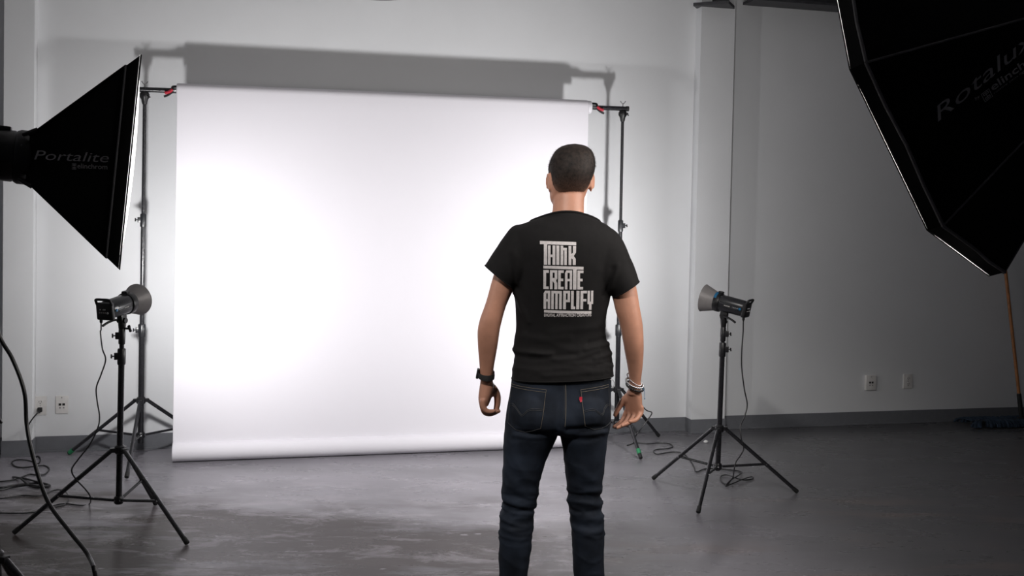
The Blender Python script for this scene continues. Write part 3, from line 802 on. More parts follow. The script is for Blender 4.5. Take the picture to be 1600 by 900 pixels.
bm = B(); lathe(bm, [(0.066, -0.05), (0.090, -0.05), (0.095, -0.03), (0.095, 0.0), (0.085, 0.012), (0.066, 0.012), (0.066, -0.05)], frame(nO, Vector((0, 0, 1)), apx), 40); obj('speed_ring', bm, M['strobe_dark'], T)
pO = olip[0]; pnO = (olip[1]-olip[0]).cross(oring[0]-olip[0]).normalized()
if pnO.dot(CC-pO) < 0: pnO = -pnO
decal(T, text_bm('Rotalux', shear=0.0), pO, pnO, (1467, 190.5), (150, -124), (-1.2, -26), M['letter'], lift=-0.004)
decal(T, text_bm('elinchrom', bold=0.015), pO, pnO, (1552.5, 142.5), (92, -69), (-5.5, -10), M['letter'], lift=-0.004)
decal(T, text_bm('by'), pO, pnO, (1525.5, 157.5), (7, -5), (-1, -5.5), M['letter'], lift=-0.004)
decal(T, text_bm('rotative swiss lighting tools'), pO, pnO, (1555, 147.0), (75, -55), (-1.5, -3), M['letter'], 'small_lettering', lift=-0.004)
bm = B(); emblem(bm); decal(T, bm, pO, pnO, (1540.5, 160.0), (12.5, -9.5), (-6.5, -12.5), M['letter'], 'emblem', lift=-0.004)
hcen2 = apx - nO*(0.05+0.082*1.2)
T4, Mx4, pv4 = flash_head('softbox_strobe', 'black strobe mounted behind the large octagonal softbox on its stand', hcen2, nO, 1.25, reflector=False, lever=False)
bs = Vector((pv4.x, pv4.y, 0)); tp = pv4+Vector((0, 0, 0.02))
stand('light_stand', 'tall black light stand under the large octagonal softbox, outside the right edge', bs, tp, [bs+Vector((cos(a), sin(a), 0))*0.55 for a in (radians(-30), radians(90), radians(200))], 0.55, 0.22,
      [(0.10, 1.0, 0.0165), (0.98, 1.6, 0.0140), (1.58, tp.z, 0.0115)], None, (1, -0.3, 0))

# ------------------------------------------------------------------ outlets
def plate(name, label, x0, x1, y0, y1, kind, group):
    p = Wp((x0+x1)/2, (y0+y1)/2, 0.0); w = abs((Wp(x1, (y0+y1)/2)-Wp(x0, (y0+y1)/2)).length); h = abs(Wp((x0+x1)/2, y0).z-Wp((x0+x1)/2, y1).z)
    T = thing(name, label, 'wall outlet', p, group)
    R = RW
    def at_(s, z, o): return p+WU*s+WN*o+Vector((0, 0, z))
    th = 0.009 if kind != 'box' else 0.022
    bm = B(); box(bm, at_(0, 0, th/2), (w, th, h), R, 0.003); obj('cover_plate', bm, M['plate'], T)
    if kind == 'power':
        for sg in (-1, 1):
            bm = B(); tube(bm, [at_(0, sg*h*0.19, th-0.001), at_(0, sg*h*0.19, th+0.002)], h*0.135, 20); rc = obj('receptacle', bm, M['plate'], T)
            bm = B()
            for dx in (-0.007, 0.007): box(bm, at_(dx, sg*h*0.19+0.004, th+0.002), (0.0022, 0.002, 0.009), R)
            tube(bm, [at_(0, sg*h*0.19-0.008, th), at_(0, sg*h*0.19-0.008, th+0.0028)], 0.003, 10)
            obj('slot', bm, M['socket'], rc)
    else:
        for dx in (-0.011, 0.011):
            bm = B(); box(bm, at_(dx, 0.002, th), (0.0155, 0.003, 0.0145), R); obj('jack', bm, M['socket'], T)
            bm = B(); box(bm, at_(dx, -0.019, th), (0.010, 0.003, 0.010), R, 0.001); obj('lower_jack', bm, M['reflector'], T)
    bm = B(); tube(bm, [at_(0, 0, th), at_(0, 0, th+0.0015)] if kind == 'power' else [at_(0, h*0.4, th), at_(0, h*0.4, th+0.0015)], 0.003, 10); obj('screw', bm, M['chrome'], T)
    return T, at_, h, th
G_ = 'wall plates'
_, atp, hp, tp_ = plate('power_outlet', 'white power outlet on the wall by the left pier with a black plug in it', 53.5, 73, 619, 648.5, 'power', G_)
plate('data_outlet', 'white data outlet with two dark jacks, beside the plugged power outlet on the left', 87, 107, 618, 646, 'data', G_)
plate('data_outlet', 'raised white data outlet with two dark jacks, on the shaded right wall', 1351, 1366.5, 586, 609, 'box', G_)
plate('power_outlet', 'white power outlet on the shaded right wall, nothing plugged in', 1411, 1425, 584.5, 607, 'power', G_)

# ------------------------------------------------------------------ cords
G_ = 'thin black cords'
ps = atp(0, -hp*0.19, tp_+0.012)
T = thing('plug_cord', 'black plug in the left outlet with its thin cord falling to loops on the floor', 'cord', ps, G_)
bm = B(); box(bm, ps, (0.028, 0.026, 0.030), RW, 0.006); tube(bm, [ps, ps+WN*0.03-Vector((0, 0, 0.012))], [0.011, 0.006], 10); obj('plug', bm, M['rubber'], T)
z = 0.005
F4 = lambda x, y, zz=z: fl(x/6.43, 660+y/6.43, zz)
wire('cord', '', [ps+WN*0.028-Vector((0, 0, 0.01)), Wp(57, 647, 0.09), Wp(49, 657, 0.10), Wp(44, 668, 0.11), Wp(46, 690, 0.11), F4(312, 300), F4(345, 345), F4(385, 340), F4(405, 378), F4(382, 415), F4(330, 395), F4(250, 378, .010), F4(160, 378), F4(120, 405), F4(150, 440),
     F4(220, 453), F4(330, 445, .012), F4(440, 433), F4(495, 465), F4(455, 518), F4(390, 530), F4(300, 522), F4(230, 545), F4(120, 580), F4(-60, 600)], 0.0042, parent=T)
wire('extension_cord', 'black extension cord bunched on the floor behind the far-left stand', [F4(-120, 640), F4(0, 655), F4(120, 634), F4(250, 618), F4(370, 608), F4(470, 620), F4(500, 640), F4(400, 655), F4(310, 640), F4(250, 600, .012), F4(200, 560, .02), F4(130, 548), F4(160, 552, .012), F4(240, 562), F4(350, 590, .015), F4(440, 612, .012), F4(495, 632, .016),
     F4(420, 645, .02), F4(300, 628, .02), F4(210, 640, .012), F4(100, 658), F4(0, 680), F4(-100, 690)], 0.0052, cat='cord')
wire('audio_cord', 'thin black cord lying on the floor, looping over the left strobe stand leg', [F4(-60, 770), F4(60, 760), F4(125, 750), F4(240, 733), F4(370, 740), F4(450, 718), F4(530, 685), F4(600, 678, .01), F4(655, 695, .02), F4(685, 735, .014), F4(680, 790, .006), F4(640, 830), F4(560, 850)], 0.0036, cat='cord')
pw = MxL @ Vector((-0.03, -0.072, -0.144))
yy = pw.y
wire('strobe_cord', 'thin black cord dropping from the left strobe to the floor', [pw, pw-Vector((0, 0, 0.03)), at(157, 520, yy), at(160, 545, yy), at(165, 562, yy), at(158, 585, yy), at(150.5, 606, yy), at(152, 628, yy), at(155.5, 650, yy), at(153, 668, yy-.02), at(140, 695, yy-.04), at(122, 718, yy-.06), at(112, 734, yy-.05), at(118, 748, yy-.02), at(133, 764, yy),
     at(141, 776, yy+.04), fl(140, 787, 0.006), fl(126, 789.5, .005), fl(100, 787, .005), fl(80, 791, .005), fl(55, 800, .005), fl(20, 802, .005), fl(-40, 800, .005)], 0.0036, cat='cord')
pw = MxR @ Vector((-0.03, -0.072, -0.144)); yy = pw.y
wire('strobe_cord', 'thin black cord falling from the right strobe into a tangle on the floor', [pw, pw-Vector((0, 0, 0.03)), at(1161, 520, yy), at(1159, 548, yy), at(1159, 575, yy), at(1163, 608, yy), at(1167.5, 632, yy), at(1163, 652, yy-.02), at(1157, 666, yy-.04), at(1158, 684, yy-.06), at(1162, 700, yy-.06), at(1158, 710, yy-.06), at(1150, 722, yy-.05),
     at(1147, 735, yy-.03), fl(1145, 746, .012), fl(1136, 757, .006), fl(1128, 752, .006), fl(1126, 745, .006), fl(1135, 742, .010), fl(1150, 747, .015), fl(1163, 750, .010), fl(1176, 748, .006), fl(1174, 745, .006), fl(1160, 749, .016), fl(1146, 755, .018), fl(1134, 759, .008), fl(1142, 750, .022), fl(1155, 742, .016), fl(1158, 737, .006), fl(1140, 734, .005), fl(1118, 732, .005),
     fl(1100, 733, .005), fl(1088, 737, .006), fl(1084, 728, .005), fl(1076, 716, .005), fl(1066, 708, .005), fl(1052, 706, .005), fl(1038, 708, .005), fl(1026, 709.5, .005), fl(1021, 705, .005), fl(1028, 702, .005), fl(1042, 701, .005), fl(1051, 698, .005), fl(1046, 693.5, .005), fl(1030, 692, .005), fl(1012, 693, .005), fl(996, 692, .005)], 0.0036, cat='cord')
yb = brb.y
wire('stand_cord', 'thin black cord bowed out from the right backdrop stand behind the hand', [at(972, 612, yb-.03), at(984, 620, yb-.1), at(1000, 631, yb-.12), at(1010, 641, yb-.12), at(1018.5, 645, yb-.1), at(1012, 656, yb-.1), at(1003, 668, yb-.12), at(994, 680, yb-.15), fl(990, 692, .006), fl(980, 696, .005)], 0.0040, cat='cord')

# ------------------------------------------------------------------ dust mop, paper scrap
p0 = fl(1596, 664)
ptop = Wp(1552, 250, 0.02)
T = thing('dust_mop', 'dust mop with orange wooden handle and blue yarn head leaning on the right wall', 'mop', p0)
sk = p0+Vector((0, 0, 0.05)); hv = (ptop-sk).normalized()
bm = B(); tube(bm, [sk+hv*0.14, ptop], 0.0125, 14); ball(bm, ptop, (0.0125,)*3, None, 12, 8); obj('handle', bm, M['wood'], T)
bm = B(); tube(bm, [sk-hv*0.01, sk+hv*0.19, sk+hv*0.20], [0.018, 0.017, 0.014], 14); box(bm, sk-Vector((0, 0, 0.005)), (0.06, 0.05, 0.03), None, 0.008); obj('socket', bm, M['rubber'], T)
hx = (fl(1508, 667)-fl(1690, 664)).normalized(); hy = Vector((-hx.y, hx.x, 0)); L = 0.46
cen = p0
bm = B(); box(bm, cen+Vector((0, 0, 0.035)), (0.80, 0.10, 0.018), Matrix.Rotation(atan2(hx.y, hx.x), 4, 'Z'), 0.008); obj('head_frame', bm, M['rubber'], T)
bm = B()
rnd = random.Random(7)
for i in range(420):
    s = rnd.uniform(-1, 1)*L; a = rnd.choice((-1, 1))
    st = cen+hx*s*0.92+hy*a*0.045+Vector((0, 0, 0.030+rnd.uniform(0, .014)))
    ex = hx*rnd.uniform(-.03, .03)+hy*a*rnd.uniform(.03, .075)
    if abs(s) > L*0.86: ex += hx*(0.06 if s > 0 else -0.06)
    tube(bm, catmull([st-hy*a*.03, st+ex*.5+Vector((0, 0, .012)), st+ex+Vector((0, 0, -0.006)), Vector((st.x+ex.x*1.1, st.y+ex.y*1.1, 0.009))], 3), 0.008, 5)
g = obj('yarn_fringe', bm, M['mop'], T); g['kind'] = 'stuff'
p = fl(1103, 692)
bm = B(); ball(bm, p+Vector((0, 0, 0.010)), (0.016, 0.014, 0.010), None, 9, 6)
for v in bm.verts:
    q = noise.noise(v.co*90); v.co += Vector((q*.005, q*.004, 0)); v.co.z = max(v.co.z, 0.001)
tag(obj('paper_scrap', bm, M['scrap'], None, False), 'tiny crumpled white scrap on the floor left of the right strobe stand', 'scrap')

# ------------------------------------------------------------------ the man
YP = 3.70
def ringpx(py, xl, xr, bf, bb, yo=0.0, e=2.2, n=40, dpy=0.0):
    Lp = at(xl, py-dpy, YP+yo); Rp = at(xr, py+dpy, YP+yo)
    c = (Lp+Rp)/2; X = (Rp-Lp)/2
    return ringv(c, X, Vector((0, 1, 0)), bf, bb, e, n)
def ringv(c, X, Yv, bf, bb, e=2.2, n=40):
    out = []
    for k in range(n):
        t = 2*pi*k/n; a, b = cos(t), sin(t)
        x = abs(a)**(2/e)*(1 if a >= 0 else -1); y = abs(b)**(2/e)*(1 if b >= 0 else -1)
        out.append(c + X*x + Yv*y*(bf if b >= 0 else bb))
    return out
def limb(bm, table, n=24, e=2.1, shrink=1.0):
    """table rows: (outer px, inner px, depth radius, y offset)"""
    rings = []
    for (o, i, dp, yo) in table:
        a, b = at(o[0], o[1], YP+yo), at(i[0], i[1], YP+yo)
        c = (a+b)/2; X = (b-a)/2*shrink
        rings.append(ringv(c, X, Vector((0, 1, 0)), dp*shrink, dp*shrink, e, n))
    loft(bm, rings)
def dense(tab, k=3):
    """catmull-resample rows of plain numbers"""
    A = [np.array(r, float) for r in tab]; out = []
    P = [2*A[0]-A[1]]+A+[2*A[-1]-A[-2]]
    for i in range(1, len(P)-2):
        for q in range(k):
            t = q/k; a, b, c, d_ = P[i-1], P[i], P[i+1], P[i+2]
            out.append(0.5*(2*b+(c-a)*t+(2*a-5*b+4*c-d_)*t*t+(3*b-a-3*c+d_)*t**3))
    out.append(A[-1]); return out
def limbd(bm, tab, n=24, e=2.1, k=3, shrink=1.0):
    rows = dense([(o[0], o[1], i[0], i[1], dp, yo) for (o, i, dp, yo) in tab], k)
    limb(bm, [((r[0], r[1]), (r[2], r[3]), r[4], r[5]) for r in rows], n, e, shrink)
def fuse(bm, voxel, smooth=6, fac=0.5):
    bmesh.ops.recalc_face_normals(bm, faces=bm.faces)
    me = bpy.data.meshes.new('t'); bm.to_mesh(me); bm.free()
    o = bpy.data.objects.new('t', me); COL.objects.link(o)
    m = o.modifiers.new('r', 'REMESH'); m.mode = 'VOXEL'; m.voxel_size = voxel; m.adaptivity = 0
    if smooth:
        s = o.modifiers.new('s', 'SMOOTH'); s.iterations = smooth; s.factor = fac
    dg = bpy.context.evaluated_depsgraph_get(); dg.update()
    out = bpy.data.meshes.new_from_object(o.evaluated_get(dg))
    bpy.data.objects.remove(o); bpy.data.meshes.remove(me)
    return out
def cut(me, p, n, cond=None):
    """drop what lies on the n side of the plane, among faces passing cond"""
    bm = B(); bm.from_mesh(me)
    geom = [f for f in bm.faces if cond is None or cond(f.calc_center_median())]
    gs = set(geom); es = {e for f in geom for e in f.edges}; vs = {v for f in geom for v in f.verts}
    bmesh.ops.bisect_plane(bm, geom=list(gs)+list(es)+list(vs), plane_co=p, plane_no=n, dist=1e-5)
    kill = [f for f in bm.faces if (f.calc_center_median()-p).dot(n) > 0 and (cond is None or cond(f.calc_center_median()))]
    bmesh.ops.delete(bm, geom=kill, context='FACES')
    bm.to_mesh(me); bm.free()
def arrays(me):
    n = len(me.vertices); co = np.empty(n*3); me.vertices.foreach_get('co', co); co = co.reshape(-1, 3)
    no = np.empty(n*3)
    try: me.vertex_normals.foreach_get('vector', no)
    except Exception: me.vertices.foreach_get('normal', no)
    return co, no.reshape(-1, 3)
def project(co):
    d_ = co-np.array(CC); zc = d_@np.array(FW)
    return 800+F*(d_@np.array(RT))/zc, PY0-F*(d_@np.array(UP))/zc
def folds(me, segs, noise_amp=0.0, noise_scale=(8, 8, 14), back_only=True):
    """cloth folds: each (polyline in photo-measured places on the body's plane, height m, half width px)"""
    co, no = arrays(me); px, py = project(co)
    dsp = np.zeros(len(co))
    side = np.clip((0.35-no[:, 1])/0.5, 0, 1) if back_only else 1
    for pts, amp, w in segs:
        best = np.full(len(co), 1e9)
        for (x0, y0), (x1, y1) in zip(pts[:-1], pts[1:]):
            vx, vy = x1-x0, y1-y0; L2 = vx*vx+vy*vy
            t = np.clip(((px-x0)*vx+(py-y0)*vy)/L2, 0, 1)
            # taper toward the ends of the fold
            dd = np.hypot(px-x0-t*vx, py-y0-t*vy)
            best = np.minimum(best, dd)
        dsp += amp*np.exp(-(best/w)**2)*side
    if noise_amp:
        dsp += noise_amp*np.array([noise.fractal(Vector((c[0]*noise_scale[0], c[1]*noise_scale[1], c[2]*noise_scale[2])), 1.0, 2.0, 3) for c in co])
    co = co+no*dsp[:, None]
    me.vertices.foreach_set('co', co.ravel()); me.update()

def crumple(me, mask, amp, fx, fz, seed=0.0, sharp=1.5, back_only=False):
    """bunched cloth: ridged noise, stretched sideways"""
    co, no = arrays(me); px, py = project(co)
    w = mask(px, py)
    for i in np.nonzero(w > 0.01)[0]:
        c = co[i]
        q = Vector((c[0]*fx+seed, c[1]*fx, c[2]*fz + c[0]*fz*0.12))
        q.z += 0.5*noise.noise(Vector((c[0]*11+seed, c[1]*11, c[2]*9)))
        r = 1-abs(noise.noise(q))*2
        co[i] += no[i]*(amp*w[i]*(abs(r)**sharp*(1 if r > 0 else -1)-0.35))
    me.vertices.foreach_set('co', co.ravel()); me.update()
def bump_(v, a, b, soft):
    return np.clip((v-a)/soft, 0, 1)*np.clip((b-v)/soft, 0, 1)

man = thing('person', 'man standing with his back turned, black printed t-shirt and dark blue jeans', 'person', at(872, 995, YP)*1)
man.location.z = 0

# --- torso tables: (py, xl, xr, front depth, back depth, y offset)
torso = [(326, 864, 911, .058, .060, .000), (333, 859, 914, .062, .068, .0), (340, 845, 926, .070, .080, -.005), (347, 824, 940, .080, .093, -.010), (355, 806, 953, .090, .104, -.015),
         (366, 797, 961, .098, .115, -.018), (385, 796, 962, .108, .126, -.018), (410, 799, 960, .118, .130, -.012), (440, 802, 955, .122, .126, -.004), (478, 805.5, 949.5, .120, .114, .002), (515, 806, 945, .117, .104, .008),
         (540, 802.5, 951, .117, .104, .008), (560, 803, 957.5, .118, .112, .004), (580, 800, 958.5, .119, .120, .0), (600, 798, 958, .120, .126, -.002), (622, 797, 957, .120, .128, -.002)]
# --- skin: one continuous body
bm = B()
rows = dense(torso, 2)
rings = []
for r in rows:
    w = (r[2]-r[1])*(0.045 if r[0] < 540 else 0.085); q = 0.88 if r[0] < 540 else 0.80
    rings.append(ringpx(r[0], r[1]+w, r[2]-w, r[3]*q, r[4]*q, r[5]))
loft(bm, rings)
# neck
neck = [(362, 856, 918, .060, .070, -.012), (345, 860, 915, .058, .066, -.006), (333, 863, 912.5, .057, .062, .000), (318, 864, 912.5, .056, .058, .006), (300, 865, 914, .056, .055, .014), (280, 866, 916, .056, .052, .020)]
loft(bm, [ringpx(*r) for r in neck])
# head
HZ = at(893, 226, YP).z+0.0
HC = at(891.6, 290, YP+0.022); HC.z = 0
YAW = Matrix.Rotation(radians(8), 3, 'Z')
headt = [(0.006, .020, .020, .022, .0), (0.010, .036, .042, .042, .0), (0.022, .055, .064, .066, .0), (0.040, .067, .080, .084, .0), (0.062, .0735, .090, .094, .0), (0.088, .0755, .096, .099, .0), (0.112, .0745, .095, .097, .0), (0.135, .072, .092, .089, .0),
         (0.156, .0695, .090, .076, .0), (0.176, .0655, .089, .058, .0), (0.196, .0610, .087, .036, .0), (0.214, .050, .084, .010, .0), (0.226, .036, .080, -.02, .0), (0.233, .022, .074, -.04, .0)]
ht = dense(headt, 2)
def head_pt(t_, ang, off=0.0):
    for a, b in zip(ht[:-1], ht[1:]):
        if a[0] <= t_ <= b[0] or b is ht[-1]:
            u = min(1, max(0, (t_-a[0])/(b[0]-a[0]))); r = a*(1-u)+b*u; break
    if t_ < ht[0][0]: r = ht[0]
    c_, s_ = cos(ang), sin(ang); e = 2.15
    x = abs(c_)**(2/e)*(1 if c_ >= 0 else -1)*(r[1]+off); y = abs(s_)**(2/e)*(1 if s_ >= 0 else -1)*((r[2] if s_ >= 0 else r[3])+off)
    p = YAW @ Vector((x-.12*(r[0]-.10), y, 0))
    return Vector((HC.x+p.x, HC.y+p.y, HZ-r[0]))
loft(bm, [[head_pt(r[0], 2*pi*k/40) for k in range(40)] for r in ht])
def hl(x, y, t_):            # head-local point: right, forward, down from the crown
    p = YAW @ Vector((x-.12*(t_-.10), y, 0)); return Vector((HC.x+p.x, HC.y+p.y, HZ-t_))
R4 = YAW.to_4x4()
tube(bm, [hl(0, .088, .105), hl(0, .100, .125), hl(0, .112, .145), hl(0, .108, .153)], [.008, .010, .013, .008], 12)      # nose
for sx in (-1, 1):
    ball(bm, hl(sx*.012, .100, .150), (.009, .010, .007), R4)
    ball(bm, hl(sx*.031, .088, .101), (.022, .010, .007), R4)            # brow
    ball(bm, hl(sx*.042, .060, .138), (.024, .020, .024), R4)            # cheek
ball(bm, hl(0, .092, .178), (.024, .008, .0055), R4); ball(bm, hl(0, .091, .187), (.021, .008, .006), R4); ball(bm, hl(0, .080, .214), (.022, .014, .015), R4)
# ears
for sx in (-1, 1):
    ec = hl(.0795, -.006, .134) if sx > 0 else hl(-.0735, .000, .138)
    Re = R4 @ Matrix.Rotation(sx*radians(-28 if sx > 0 else -10), 4, 'Z') @ Matrix.Rotation(radians(-8), 4, 'X')
    ball(bm, ec, (.0055, .017, .030), Re)
    pts = []
    for k in range(15):
        a = radians(-70)+k/14*radians(290)
        q = Vector((sx*.004, -.0175*cos(a-pi/2-0.0)*1.0 if False else .017*cos(a), .0305*sin(a)))
        pts.append(ec+(Re.to_3x3() @ Vector((sx*.004, -q.y, q.z))))
    tube(bm, pts, .0048, 8)
    ball(bm, ec+(Re.to_3x3() @ Vector((-sx*.006, .008, -.002))), (.010, .014, .024), Re)
    ball(bm, ec+(Re.to_3x3() @ Vector((-sx*.002, .005, -.026))), (.0048, .007, .008), Re)
# arms
armL = [((800, 362), (838, 420), .058, -.012), ((786, 392), (812, 440), .054, -.012), ((771, 430), (803, 452), .050, -.012), ((759.5, 471), (791, 478), .047, -.016), ((750.5, 496), (784, 503), .043, -.020), ((746.3, 515), (781, 516), .042, -.016), ((746.3, 533), (778.5, 534), .040, -.006),
        ((747.5, 552), (775.5, 552), .036, .008), ((749.5, 575), (771.5, 575), .031, .022), ((750.5, 594), (770, 594), .029, .034), ((750, 603), (771, 603), .030, .038)]
armR = [((958, 366), (918, 420), .058, -.012), ((978, 402), (948, 448), .054, -.012), ((993, 444), (956, 463), .050, -.012), ((999.5, 480), (962, 487), .047, -.018), ((1004, 506), (968, 507), .043, -.020), ((1005.5, 530), (973, 532), .042, -.016), ((1005.5, 550), (976.5, 552), .039, -.006),
        ((1004, 573), (980.5, 573), .033, .010), ((1001.5, 594), (983, 594), .030, .022), ((1000.8, 607), (982, 607), .030, .028), ((1001, 616), (980, 616), .031, .032)]
limbd(bm, armL); limbd(bm, armR)
def P(px, py, yo): return at(px, py, YP+yo)
def finger(bm, pts, rads):
    tube(bm, catmull(pts, 4), [np.interp(i/(len(catmull(pts, 4))-1), np.linspace(0, 1, len(rads)), rads) for i in range(len(catmull(pts, 4)))], 10)
    ball(bm, pts[-1], (rads[-1],)*3, None, 10, 8)
# left hand: back of the hand outward, fingers curled in to the right, thumb hanging beyond
yo = .045
limb(bm, [((750.3, 598), (771, 598), .029, .036), ((749, 606), (772, 606), .034, .040), ((747.6, 616), (770, 616), .040, .044), ((747.3, 626), (766, 627), .042, .046), ((749, 633), (763, 634), .040, .047)], 20)
for k, (dy, dx, ln) in enumerate(((.036, 1.5, 1.02), (.011, 0.3, 1.0), (-.014, 0.0, .93), (-.038, 0.8, .76))):
    x0 = 752.5+dx; dpy = (0, 2.4, 2.2, -1.6)[k]
    finger(bm, [P(x0+1, 624, yo+dy), P(x0+1.0, 634, yo+dy*1.0), P(x0+4.5, 642+dpy, yo+dy*.98), P(x0+12.5*ln, 644.5+dpy, yo+dy*.92), P(x0+19*ln, 644+dpy*.6, yo+dy*.88), P(x0+25*ln, 642.5+dpy*.3, yo+dy*.86)], [.0114, .0110, .0102, .0098, .0090, .0078])
finger(bm, [P(766, 603, yo+.012), P(772, 609, yo+.022), P(776.5, 617, yo+.030), P(777.3, 627, yo+.034), P(776.5, 634, yo+.034), P(775.0, 640, yo+.032)], [.0165, .0155, .0140, .0130, .0122, .0100])
ball(bm, P(768.5, 612, yo+.014), (.017, .017, .020)); ball(bm, P(772.5, 614, yo+.024), (.015, .014, .014))
# right hand: back of the hand toward the right, palm turned in, fingers curled to the lower left
bx_ = Vector((-.62, .78, 0)); nx_ = Vector((-.78, -.62, 0))
def hr(c, wb, tn, b=bx_, n_=nx_): return ringv(c, b*wb, n_, tn, tn, 2.3, 20)
loft(bm, [hr(P(991, 611, .030), .028, .022), hr(P(990.5, 619, .034), .036, .021), hr(P(989.5, 628, .038), .042, .018), hr(P(990, 638, .040), .043, .016), hr(P(990.5, 645, .040), .041, .013)])
kb = P(990.8, 642, .040)
for k, (ob, bend, ln) in enumerate(((.036, 16, .92), (.012, 24, 1.0), (-.012, 34, .97), (-.035, 44, .80))):
    p = kb+bx_*ob
    a1, a2, a3 = radians(bend+8), radians(bend+36), radians(bend+50)
    dn = Vector((0, 0, -1))
    def dr(a): return dn*cos(a)+nx_*sin(a)+bx_*(.10*(1.3-k*.9))
    q1 = p+dr(a1)*.044*ln; q2 = q1+dr(a2)*.028*ln; q3 = q2+dr(a3)*.022*ln
    finger(bm, [p+Vector((0, 0, .022)), p, q1, q2, q3], [.0108, .0104, .0092, .0084, .0072])
finger(bm, [P(985, 617, .045), P(978, 622, .052), P(971.5, 629, .056), P(967, 637, .054), P(963.5, 643, .050), P(961, 648.5, .046)], [.0150, .0140, .0120, .0108, .0100, .0082])
ball(bm, P(980, 623, .048), (.016, .014, .018))
# legs (inside the jeans) and feet
jl = [(640, 794, 873, .110, .118, .0), (665, 789.5, 872.5, .105, .115, .0), (675, 788.4, 871.3, .102, .111, .0), (683, 787.5, 869.5, .100, .108, .0), (703, 786.6, 860.5, .094, .099, .003), (720, 786, 852.5, .090, .094, .005), (740, 785, 846, .085, .088, .008), (757, 784, 842.5, .080, .081, .010), (773, 783.4, 841, .076, .075, .010), (787, 785, 838, .072, .071, .010),
      (800, 783, 834, .070, .070, .006), (813, 780.5, 832.3, .070, .072, .002), (830, 779.3, 831.4, .068, .075, .0), (853, 779.5, 830.6, .065, .074, -.002), (880, 779.8, 826.5, .062, .068, -.002), (910, 781, 823, .060, .062, .0), (950, 783, 822, .060, .058, .0), (988, 783, 823, .064, .060, .004)]
jr = [(640, 877, 954, .110, .118, .0), (665, 877, 953, .105, .115, .0), (675, 875.0, 950.5, .102, .111, .0), (683, 876.2, 948.5, .100, .108, .0), (703, 879, 946.5, .094, .099, .003), (720, 881.5, 945, .090, .094, .005), (740, 883.5, 943, .085, .088, .008), (757, 885, 941, .080, .081, .010), (773, 886.3, 939.2, .076, .075, .010), (787, 888.3, 940.5, .072, .071, .010),
      (800, 889.8, 941.6, .070, .070, .006), (813, 891.6, 943, .070, .072, .002), (830, 892.5, 944, .068, .075, .0), (853, 894.2, 944.2, .065, .074, -.002), (880, 896, 944.2, .062, .068, -.002), (910, 898, 943, .060, .062, .0), (950, 900, 941, .060, .058, .0), (988, 900, 941, .064, .060, .004)]
for tab in (jl, jr):
    rg = []
    for r in tab[:-1]:
        c_ = (r[1]+r[2])/2; h = (r[2]-r[1])/2*0.80
        rg.append(ringpx(r[0], c_-h, c_+h, r[3]*.8, r[4]*.8, r[5], n=28))
    loft(bm, rg)
    c_ = at((tab[-2][1]+tab[-2][2])/2, 975, YP)
    tube(bm, [Vector((c_.x, c_.y-.02, .07)), Vector((c_.x, c_.y+.04, .055)), Vector((c_.x, c_.y+.11, .042)), Vector((c_.x, c_.y+.16, .034))], [.034, .033, .026, .016], 16)
body_me = fuse(bm, 0.0038, 5, 0.5)
body = obj('body', body_me, M['skin'], man, True, 180)
for sx in (-1, 1):
    bm = B(); ball(bm, hl(sx*.031, .0775, .112), (.0118, .0118, .0118), None, 16, 12); ey = obj('eye', bm, M['eye'], man)
    bm = B(); ball(bm, hl(sx*.031, .0880, .112), (.0055, .0025, .0055), R4, 12, 8); obj('iris', bm, M['iris'], ey)

# --- hair
def hair_mat():
    m = mat('brown_hair', (0.019, 0.0132, 0.0108), 0.65, var=0.6, scale=75, spec=0.25, bump=0.5, bscale=420)
    nt = m.node_tree; b = nt.nodes['Principled BSDF']; src = b.inputs['Base Color'].links[0].from_socket
    at_ = nt.nodes.new('ShaderNodeAttribute'); at_.attribute_name = 'fade'
    no = nt.nodes.new('ShaderNodeTexNoise'); no.inputs['Scale'].default_value = 350; no.inputs['Detail'].default_value = 2
    tc = nt.nodes.new('ShaderNodeTexCoord'); nt.links.new(tc.outputs['Object'], no.inputs['Vector'])
    ad = nt.nodes.new('ShaderNodeMath'); ad.operation = 'MULTIPLY_ADD'; ad.inputs[1].default_value = 0.5; ad.inputs[2].default_value = -0.34
    nt.links.new(no.outputs['Fac'], ad.inputs[0])
    a2 = nt.nodes.new('ShaderNodeMath'); a2.operation = 'ADD'; a2.use_clamp = True
    nt.links.new(ad.outputs[0], a2.inputs[0]); nt.links.new(at_.outputs['Fac'], a2.inputs[1])
    mx = nt.nodes.new('ShaderNodeMixRGB'); mx.inputs[2].default_value = (0.30, 0.155, 0.105, 1)
    nt.links.new(a2.outputs[0], mx.inputs[0]); nt.links.new(src, mx.inputs[1]); nt.links.new(mx.outputs[0], b.inputs['Base Color'])
    return m
M['hair'] = hair_mat()
def tmax(ang):
    # angle from straight back (0) to the forehead (180)
    d_ = abs(((ang+pi/2)+pi) % (2*pi)-pi)*180/pi
    return float(np.interp(d_, [0, 18, 32, 45, 58, 68, 75, 82, 92, 100, 108, 125, 180], [.188, .187, .182, .173, .162, .150, .132, .108, .108, .132, .122, .060, .046]))
bm = B(); NA, NT = 96, 40; Gd = []
fl_ = bm.verts.layers.float.new('fade')
fade = []
